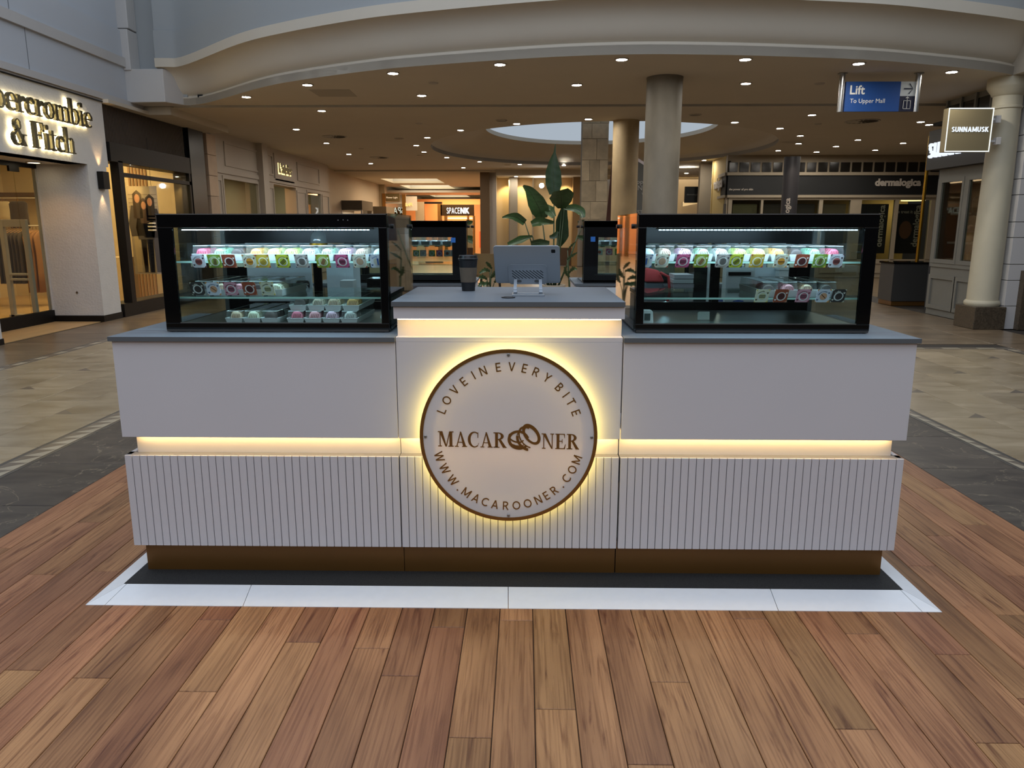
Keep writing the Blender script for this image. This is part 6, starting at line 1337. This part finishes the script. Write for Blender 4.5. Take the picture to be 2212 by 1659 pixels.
# grey directory board between the two columns
YD = 12.6; bd = thing('directory_board', 'grey directory board with slanted white top edge between the columns', 'board', (at(1395, 470, y=YD).x, YD, 0))
x0, x1 = at(1366, 420, y=YD).x, at(1452, 420, y=YD).x; za, zb2 = at(1381, 354, y=YD).z + .1, at(1452, 396, y=YD).z
MB().pris([(x0, YD, 0), (x1, YD, 0), (x1, YD, zb2), (x0, YD, za)], (0, .06, 0)).build('panel', mat('board_grey', (96, 98, 98), .6), bd)
MB().pris([(x0, YD - .004, za), (x1, YD - .004, zb2), (x1, YD - .004, zb2 + .06), (x0, YD - .004, za + .06)], (0, .07, 0)).build('white_edge', mat('edge_white', (226, 220, 232), .5), bd)
for t, u0, u1, v, n in (('SHOPPING', 1347, 1413, 401, 'line'), ('DINING', 1363, 1413, 411, 'line'), ('Vue', 1386, 1397, 421, 'line'), ('GUESTS', 1355, 1393, 462, 'line')):
    a, b = at(u0, v, y=YD), at(u1, v, y=YD); text_mb(t, .1, xz((a.x + b.x) / 2, YD - .005, a.z), .004, 0, width=b.x - a.x).build('lettering', mat('board_letters', (176, 178, 178), .5), bd, fix=False)
p = at(1394, 443, y=YD); MB().ring((p.x, YD - .006, p.z), .055, .045, .004, 24).build('round_symbol', mat('board_letters', (176, 178, 178), .5), bd)
# slim dark red banner blade beside the stone pier
YBL = 13.2; q = [at(1324, 331, y=YBL), at(1327, 331, y=YBL), at(1330, 520, y=YBL), at(1305, 520, y=YBL)]
bb = thing('banner_blade', 'tall tapering dark red banner blade right of the stone pier', 'banner', (q[2].x, YBL, q[2].z))
MB().pris([q[3], q[2], q[1], q[0]], (0, .03, 0)).build('cloth', mat('banner_red', (74, 40, 32), .7), bb); MB().cyl((q[2].x, YBL + .01, 0), .02, q[2].z + .1, 12).build('pole', m_dark, bb)

# ================================================================== RIGHT FAR: SKINCARE SHOP
YK = 18.0
def kb(u0, u1, v0, v1, y=YK, d=.1, off=0.0): a, b = at(u0, v1, y=y), at(u1, v0, y=y); return MB().box(a.x, b.x, y - off, y - off + d, max(a.z, 0), b.z)
kf = thing('skincare_shopfront', 'dim beige panelled skincare shop front under a long black fascia', 'shopfront', (at(1780, 500, y=YK).x, YK, 0))
m_fb = mat('fascia_charcoal', (20, 20, 20), .6); m_dkpane = mat('dark_pane', (30, 26, 20), .15)
xl, xr = at(1570, 400, y=YK).x, at(2030, 400, y=YK).x
zt_ = at(1800, 347, y=YK).z
MB().box(xl, xr, YK + .06, YK + .3, 0, HC).build('wall_board', m_greige, kf) if False else None
bands = [(347, 372, 'transom'), (372, 378, 'cornice'), (378, 418, 'fascia'), (418, 424, 'cornice')]
MB().box(xl, xr, YK + .05, YK + .2, at(1800, 374, y=YK).z, HC).build('transom_wall', m_greige, kf)
nT = 19; tw = (xr - xl) / nT
for k in range(nT): MB().box(xl + tw * k + .03, xl + tw * (k + 1) - .03, YK + .02, YK + .05, at(1800, 371, y=YK).z, zt_ - .04).build('transom_pane', m_dkpane, kf)
kb(1570, 2030, 372, 379, off=.06, d=.16).build('cornice', m_greige, kf); kb(1570, 2030, 379, 421, off=.02).build('fascia', m_fb, kf); kb(1570, 2030, 421, 427, off=.06, d=.16).build('cornice', m_greige, kf)
text_mb('dermalogica', .3, xz(at(1938, 402, y=YK).x, YK - .022, at(1938, 401, y=YK).z), .02, .014, width=at(1988, 400, y=YK).x - at(1889, 400, y=YK).x).build('name_lettering', mat('dull_white_letters', (196, 186, 174), .6), kf, fix=False)
text_mb('the power of pro skin', .1, xz(at(1600, 410, y=YK).x, YK - .022, at(1600, 411, y=YK).z), .01, .002, width=at(1626, 400, y=YK).x - at(1574, 400, y=YK).x).build('small_lettering', mat('dull_white_letters', (196, 186, 174), .6), kf, fix=False)
zr = at(1800, 565, y=YK).z
MB().box(xl, xr, YK + .02, YK + .12, 0, at(1800, 560, y=YK).z).build('stall_riser', m_greige, kf)
bays = [(1578, 1640), (1645, 1690), (1700, 1765), (1773, 1832), (1856, 1928), (1936, 2005)]
ed = [1570] + [(bays[i][1] + bays[i + 1][0]) / 2 for i in range(5)] + [2030]
for k, (u0, u1) in enumerate(bays):
    l, r_ = at(u0, 500, y=YK).x, at(u1, 500, y=YK).x; L_, R_ = at(ed[k], 500, y=YK).x, at(ed[k + 1], 500, y=YK).x; z0, z1 = at(1800, 560, y=YK).z, at(1800, 432, y=YK).z
    fr = MB().box(L_, l, YK, YK + .1, z0, z1 + .2).box(r_, R_, YK, YK + .1, z0, z1 + .2).box(l, r_, YK, YK + .1, z1, z1 + .2)
    w_ = fr.build('window_frame', m_greige, kf); MB().box(l, r_, YK + .04, YK + .05, z0, z1).build('pane', m_shopglass, w_)
    MB().box(l + .05, r_ - .05, YK - .0, YK + .02, .12, .16).box(l + .05, r_ - .05, YK, YK + .02, z0 - .12, z0 - .08).box(l + .05, l + .09, YK, YK + .02, .16, z0 - .12).box(r_ - .09, r_ - .05, YK, YK + .02, .16, z0 - .12).build('riser_moulding', m_greige, kf)
    c = ((120, 112, 84), (66, 56, 50), (60, 52, 48), (110, 96, 76), (24, 20, 18), (30, 22, 18))[k]
    if k < 4:
        po = MB().box(l + .06, r_ - .06, YK + .14, YK + .15, z0 + .1, z1 - .1).build('window_poster', mat('poster_%d_%d_%d' % c, c, .6), None, label='dim poster in the %s window from the left of the skincare shop' % ORD[k], cat='poster')
    else:
        po = MB().box(l + .05, r_ - .1, YK + .14, YK + .15, z0 + .15, z1 - .1).build('window_poster', mat('poster_%d_%d_%d' % c, c, .6), None, label='black poster with vertical lettering in the %s skincare window' % ('left dark', 'lit right')[k - 4], cat='poster')
        cx = r_ - .2; text_mb('dermalogica', .3, lambda a, b, d: (cx - b, YK + .138 - d, (z0 + z1) / 2 + .1 + a), .002, .006, width=1.1).build('vertical_lettering', mat('dull_white_letters', (196, 186, 174), .6), po, fix=False)
        if k == 5:
            MB().pris([((l + r_) / 2 - .12 + .17 * math.cos(i * .52), YK + .139, z1 - .78 + .24 * math.sin(i * .52)) for i in range(12)], (0, -.002, 0)).build('printed_face', mat('face_print', (120, 78, 50), .6), po)
            text_mb('we treat it all', .1, xz((l + r_) / 2 - .15, YK + .139, z1 - .34), .002, .001, width=.6).build('poster_lettering', mat('dull_white_letters', (196, 186, 174), .6), po, fix=False)
struct(MB().box(xl, xr, YK + 1.6, YK + 1.7, 0, 3.2).box(xl + .02, xl + .1, YK + .3, YK + 1.6, 0, 3.2), 'wall_skincare_shop', mat('skin_wall', (196, 170, 110), .8)); struct(MB().box(xl + .1, xr, YK + .2, YK + 1.6, 2.3, 2.35), 'ceiling_skincare_shop', m_warmwhite)
lamp('skincare_light', 'AREA', (at(1975, 440, y=YK + .6).x, YK + .7, 2.2), 16, (255, 232, 180), .7, .5, aim=(at(1975, 440, y=YK + .6).x, YK + .9, 0))
o = MB().lathe([(.3, 0), (.3, .04)], (at(1974, 436, y=YK + .5).x, YK + .55, at(1974, 434, y=YK + .5).z), 28).build('round_light', glow('round_light_glow', (255, 236, 170), 2.4), None, label='round glowing light in the right lit skincare window', cat='light')
# angled left bay of the skincare shop, its column and hanging square sign
A_, B_ = at(1541, 420, y=20.2), at(1570, 420, y=YK)
ab = thing('angled_shopfront', 'angled corner bay at the left end of the skincare shop', 'shopfront', (A_.x, 19.4, 0))
def ang(v0, v1, m, n, o=0.0):
    z0, z1 = at(1800, v1, y=YK).z, at(1800, v0, y=YK).z; d = Vector((A_.x - B_.x, A_.y - B_.y, 0)); return MB().pris([(A_.x - o, A_.y, max(z0, 0)), (B_.x - o, B_.y, max(z0, 0)), (B_.x - o, B_.y, z1), (A_.x - o, A_.y, z1)], (.15, .1, 0)).build(n, m, ab)
ang(347, 374, m_dkpane, 'transom'); ang(372, 379, m_greige, 'cornice', .08); ang(379, 421, m_fb, 'fascia', .05); ang(421, 427, m_greige, 'cornice', .08); ang(427, 640, m_greige, 'panel'); ang(440, 520, mat('notice_grey', (60, 60, 60), .5), 'notice', .02)
dd = (Vector((B_.x - A_.x, B_.y - A_.y, 0))).normalized(); mp_ = Vector(((A_.x + B_.x) / 2 - .08, (A_.y + B_.y) / 2, at(1800, 402, y=YK).z))
text_mb('dermalogica', .2, lambda a, b, d: tuple(mp_ + dd * a + Vector((-.02 - d, -.02, b))), .02, .008, width=(Vector((B_.x, B_.y)) - Vector((A_.x, A_.y))).length * .8).build('lettering', mat('dull_white_letters', (196, 186, 174), .6), ab, fix=False)
struct(MB().box(xl - .2, xr, 20.3, 20.5, 0, 3.3), 'wall_skincare_back', m_greige)
c = at(1529, 420, y=21.5); column('cream column at the far left corner of the skincare shop', c.x, 21.5, .2, 0, HC - .1, m_warmwhite)
a, b = at(1479, 438, y=21.2), at(1515, 403, y=21.2); hs = thing('square_sign', 'square black projecting sign on the far cream column', 'sign', ((a.x + b.x) / 2, 21.2, a.z)); MB().box(a.x, b.x, 21.2, 21.3, a.z, b.z).build('panel', m_fb, hs)
text_mb('dermalogica', .1, xz((a.x + b.x) / 2, 21.198, (a.z + b.z) / 2 - .02), .004, 0, width=(b.x - a.x) * .8).build('lettering', mat('dim_letters', (120, 116, 110), .6), hs, fix=False)
for v in (411, 430): p = at(1515, v, y=21.25); MB().tube([(b.x, 21.25, p.z), (c.x - .15, 21.35, p.z)], .02, 8).build('bracket', m_fb, hs)
lamp('far_right_light', 'AREA', (5.6, 24, 2.9), 90, (255, 216, 150), 1.5, 3, aim=(6, 25.5, .5))
struct(MB().pris([at(1475, 446, y=25), at(1520, 437, y=25), at(1520, 432, y=25), at(1475, 436, y=25)], (0, .2, 0)), 'trim_13', m_white)
# dark wrapped column with vertical name
p = at(1706, 420, y=15.0); wc = column('charcoal wrapped column with vertical lettering before the skincare shop', p.x, 15.0, .175, 0, at(1706, 351, y=15).z + .12, mat('wrap_charcoal', (54, 52, 56), .5))
pz = at(1697, 400, y=14.83); r_ = .178
def wrap(a, b, d): th = R(-90 - 14) + (-b + .0) / r_ ; return (p.x + (r_ + d) * math.cos(th), 15.0 + (r_ + d) * math.sin(th), at(1697, 428, y=14.83).z + a)
text_mb('dermalogica', .16, wrap, .002, .004, 'RIGHT').build('vertical_lettering', mat('dull_white_letters', (196, 186, 174), .6), wc, fix=False)
lamp('column_spot', 'SPOT', (p.x - .1, 14.5, HC - .02), 26, (255, 236, 210), .03, aim=(p.x, 14.85, 1.6), spot=46)
# ================================================================== PLANTS
m_leaf = mat('leaf_green', (62, 92, 52), .32, var=.35, nscale=14, nstretch=(1, 1, 3), spec=.6); m_leafd = mat('leaf_dark', (36, 62, 34), .4, var=.3, nscale=14); m_stem = mat('stem_green', (52, 70, 40), .5)
def leaf(name, pts, hw, y0, m, parent, fold=.35, dy=0.0, lobes=0):
    """pts: midrib in the photograph, hw: half widths there; y0: distance plane; dy: depth gained from base to tip"""
    n = len(pts); P = [at(u, v, y=y0 + dy * i / (n - 1)) for i, (u, v) in enumerate(pts)]
    W_ = [h / FPX * (p.y - CAM.y) for h, p in zip(hw, P)]
    Q = spline(P, 5); k = len(Q); ws = []
    for i in range(k):
        t = i / (k - 1) * (n - 1); a = min(int(t), n - 2); f = t - a; ws.append(W_[a] * (1 - f) + W_[a + 1] * f)
    vs = []; fs = []
    for i, p in enumerate(Q):
        d = (Q[min(i + 1, k - 1)] - Q[max(i - 1, 0)]).normalized(); s = Vector((d.z, 0, -d.x)); s = s.normalized() if s.length > .01 else Vector((1, 0, 0))
        w = ws[i] * (1 if not lobes or i in (0, k - 1) else (.55 + .45 * (i % 2)))
        for q in (-1, -.55, 0, .55, 1): vs.append(p + s * w * q + Vector((0, -abs(q) ** 1.6 * w * fold + (.01 * math.sin(i * 1.7 + q * 3)) * w * 3, 0)))
    m_ = len(vs); vs += [v + Vector((0, .003, 0)) for v in vs]
    for i in range(k - 1):
        for q in range(4): a = i * 5 + q; fs += [(a, a + 1, a + 6, a + 5), (m_ + a, m_ + a + 5, m_ + a + 6, m_ + a + 1)]
    mb = MB().add(vs, fs); o = mb.build(name, m, parent, smooth=True)
    MB().tube([q + Vector((0, -.002, 0)) for q in Q], [max(.0022, .007 * (1 - i / k)) for i in range(k)], 6).build('midrib', m_stem, o, smooth=True)
    return o
YP = 8.0; c0 = at(1196, 615, y=YP)
tp_ = thing('banana_leaf_plant', 'tall broad-leaved potted plant behind the tablet', 'plant', (c0.x, YP, 0))
r = .168; pot = MB().lathe([(.11, 0), (.15, c0.z * .5), (r - .012, c0.z - .05), (r, c0.z - .04), (r, c0.z), (r - .02, c0.z), (r - .03, c0.z - .05)], (c0.x, YP, 0), 32).build('pot', mat('pot_stone', (168, 158, 142), .7, var=.1), tp_, smooth=35)
MB().cyl((c0.x, YP, c0.z - .06), r - .025, .02, 24).build('soil', m_dark, pot)
LV = [([(1197, 420), (1196, 398), (1195, 372), (1196, 348), (1198, 330), (1200, 311)], [10, 17, 16, 9, 2.5, .7], m_leafd, .3, .0), ([(1171, 472), (1167, 455), (1157, 435), (1144, 413), (1130, 401)], [11, 19, 18, 10, 2], m_leaf, .5, -.25),
      ([(1213, 450), (1213, 438), (1212, 424), (1210, 411)], [8, 20, 26, 16], m_leaf, .8, -.3), ([(1219, 449), (1240, 449), (1255, 457), (1260, 470)], [4, 8, 9, 4], m_leaf, .3, -.1),
      ([(1219, 448), (1214, 478), (1214, 509), (1209, 531)], [6, 13, 14, 4], m_leafd, .3, .1), ([(1134, 481), (1116, 469), (1100, 467), (1085, 470)], [7, 9, 5, 1.5], m_leaf, .5, -.2),
      ([(1197, 481), (1181, 479), (1165, 478), (1148, 484)], [3, 6, 10, 6], m_leaf, .5, -.2), ([(1176, 444), (1187, 455), (1197, 469)], [5, 11, 5], m_leaf, .4, -.15),
      ([(1150, 510), (1125, 517), (1097, 528)], [2, 8, 4], m_leaf, .3, -.2), ([(1147, 527), (1167, 524), (1187, 525)], [6, 8, 4], m_leafd, .4, -.2), ([(1205, 500), (1197, 510), (1187, 512)], [3, 6, 3], m_leafd, .3, 0)]
for pts, hw, m_, fo, dy in LV: leaf('leaf', pts, hw, YP - .05, m_, tp_, fo, dy)
for u, v in ((1197, 420), (1171, 472), (1213, 450), (1219, 449), (1134, 481), (1197, 481), (1150, 510), (1205, 500), (1252, 496)):
    a = at(u, v, y=YP - .05); b = Vector((c0.x + (a.x - c0.x) * .15, YP, c0.z - .05)); m1 = (a + b) / 2 + Vector(((a.x - c0.x) * .05, 0, 0)); MB().tube([b, m1, a], [.014, .011, .007], 8).build('stem', m_stem, tp_, smooth=True)
def bush(label, u0, v0, y, items, potz=.35):
    c = at(u0, v0, y=y); t = thing('foliage_plant', label, 'plant', (c.x, y, 0)); MB().lathe([(.12, 0), (.17, potz - .03), (.18, potz), (.15, potz), (.14, potz - .04)], (c.x, y, 0), 24).build('pot', mat('pot_stone', (168, 158, 142), .7), t, smooth=35)
    for pts, hw in items:
        leaf('leaf', pts, hw, y - .1, m_leaf, t, .3, -.1, lobes=1); a = at(*pts[0], y=y - .1); MB().tube([(c.x, y, potz), (a + Vector((c.x, y, potz))) / 2 + Vector((0, 0, .06)), a], [.009, .008, .005], 6).build('stem', m_stem, t, smooth=True)
bush('low bushy plant with cut leaves between the paper cup and tablet', 1058, 620, 6.9, [([(1058, 585), (1048, 583), (1036, 590)], [2, 6, 2]), ([(1062, 580), (1056, 572), (1050, 566)], [2, 5, 2]), ([(1052, 603), (1042, 598), (1030, 602)], [2, 6, 2]), ([(1060, 600), (1068, 592), (1072, 580)], [2, 6, 2]), ([(1050, 612), (1040, 612), (1032, 620)], [2, 6, 2]), ([(1068, 610), (1074, 602), (1074, 592)], [2, 6, 3]), ([(1060, 615), (1052, 612), (1044, 618)], [2, 5, 2])])
bush('low bushy plant with cut leaves beside the rear right case', 1232, 620, 6.9, [([(1228, 590), (1238, 580), (1246, 582)], [2, 5, 2]), ([(1230, 600), (1222, 588), (1220, 576)], [2, 5, 2]), ([(1225, 560), (1236, 552), (1248, 545)], [2, 4, 1]), ([(1226, 540), (1235, 530), (1244, 522)], [1, 3, 1])])
ch = thing('lounge_chair', 'beige chair with a curved back beyond the kiosk, left of the tablet', 'chair', (at(1058, 560, y=11).x, 11, 0)); p = at(1058, 548, y=11)
MB().ring((p.x, 11.2, p.z - .38), .3, .26, .38, 20, 'z', 180, 360).build('backrest', mat('chair_beige', (122, 104, 72), .8), ch, smooth=40); MB().cyl((p.x, 11.15, p.z - .42), .26, .07, 24).build('seat', mat('chair_beige', (122, 104, 72), .8), ch, smooth=40)
for dx, dy_ in ((-.16, -.16), (.16, -.16), (-.16, .16), (.16, .16)): MB().tube([(p.x + dx, 11.15 + dy_, p.z - .42), (p.x + dx * 1.25, 11.15 + dy_ * 1.25, 0)], .014, 8).build('leg', m_rail, ch)
# ================================================================== LIGHTS OF THE PLACE
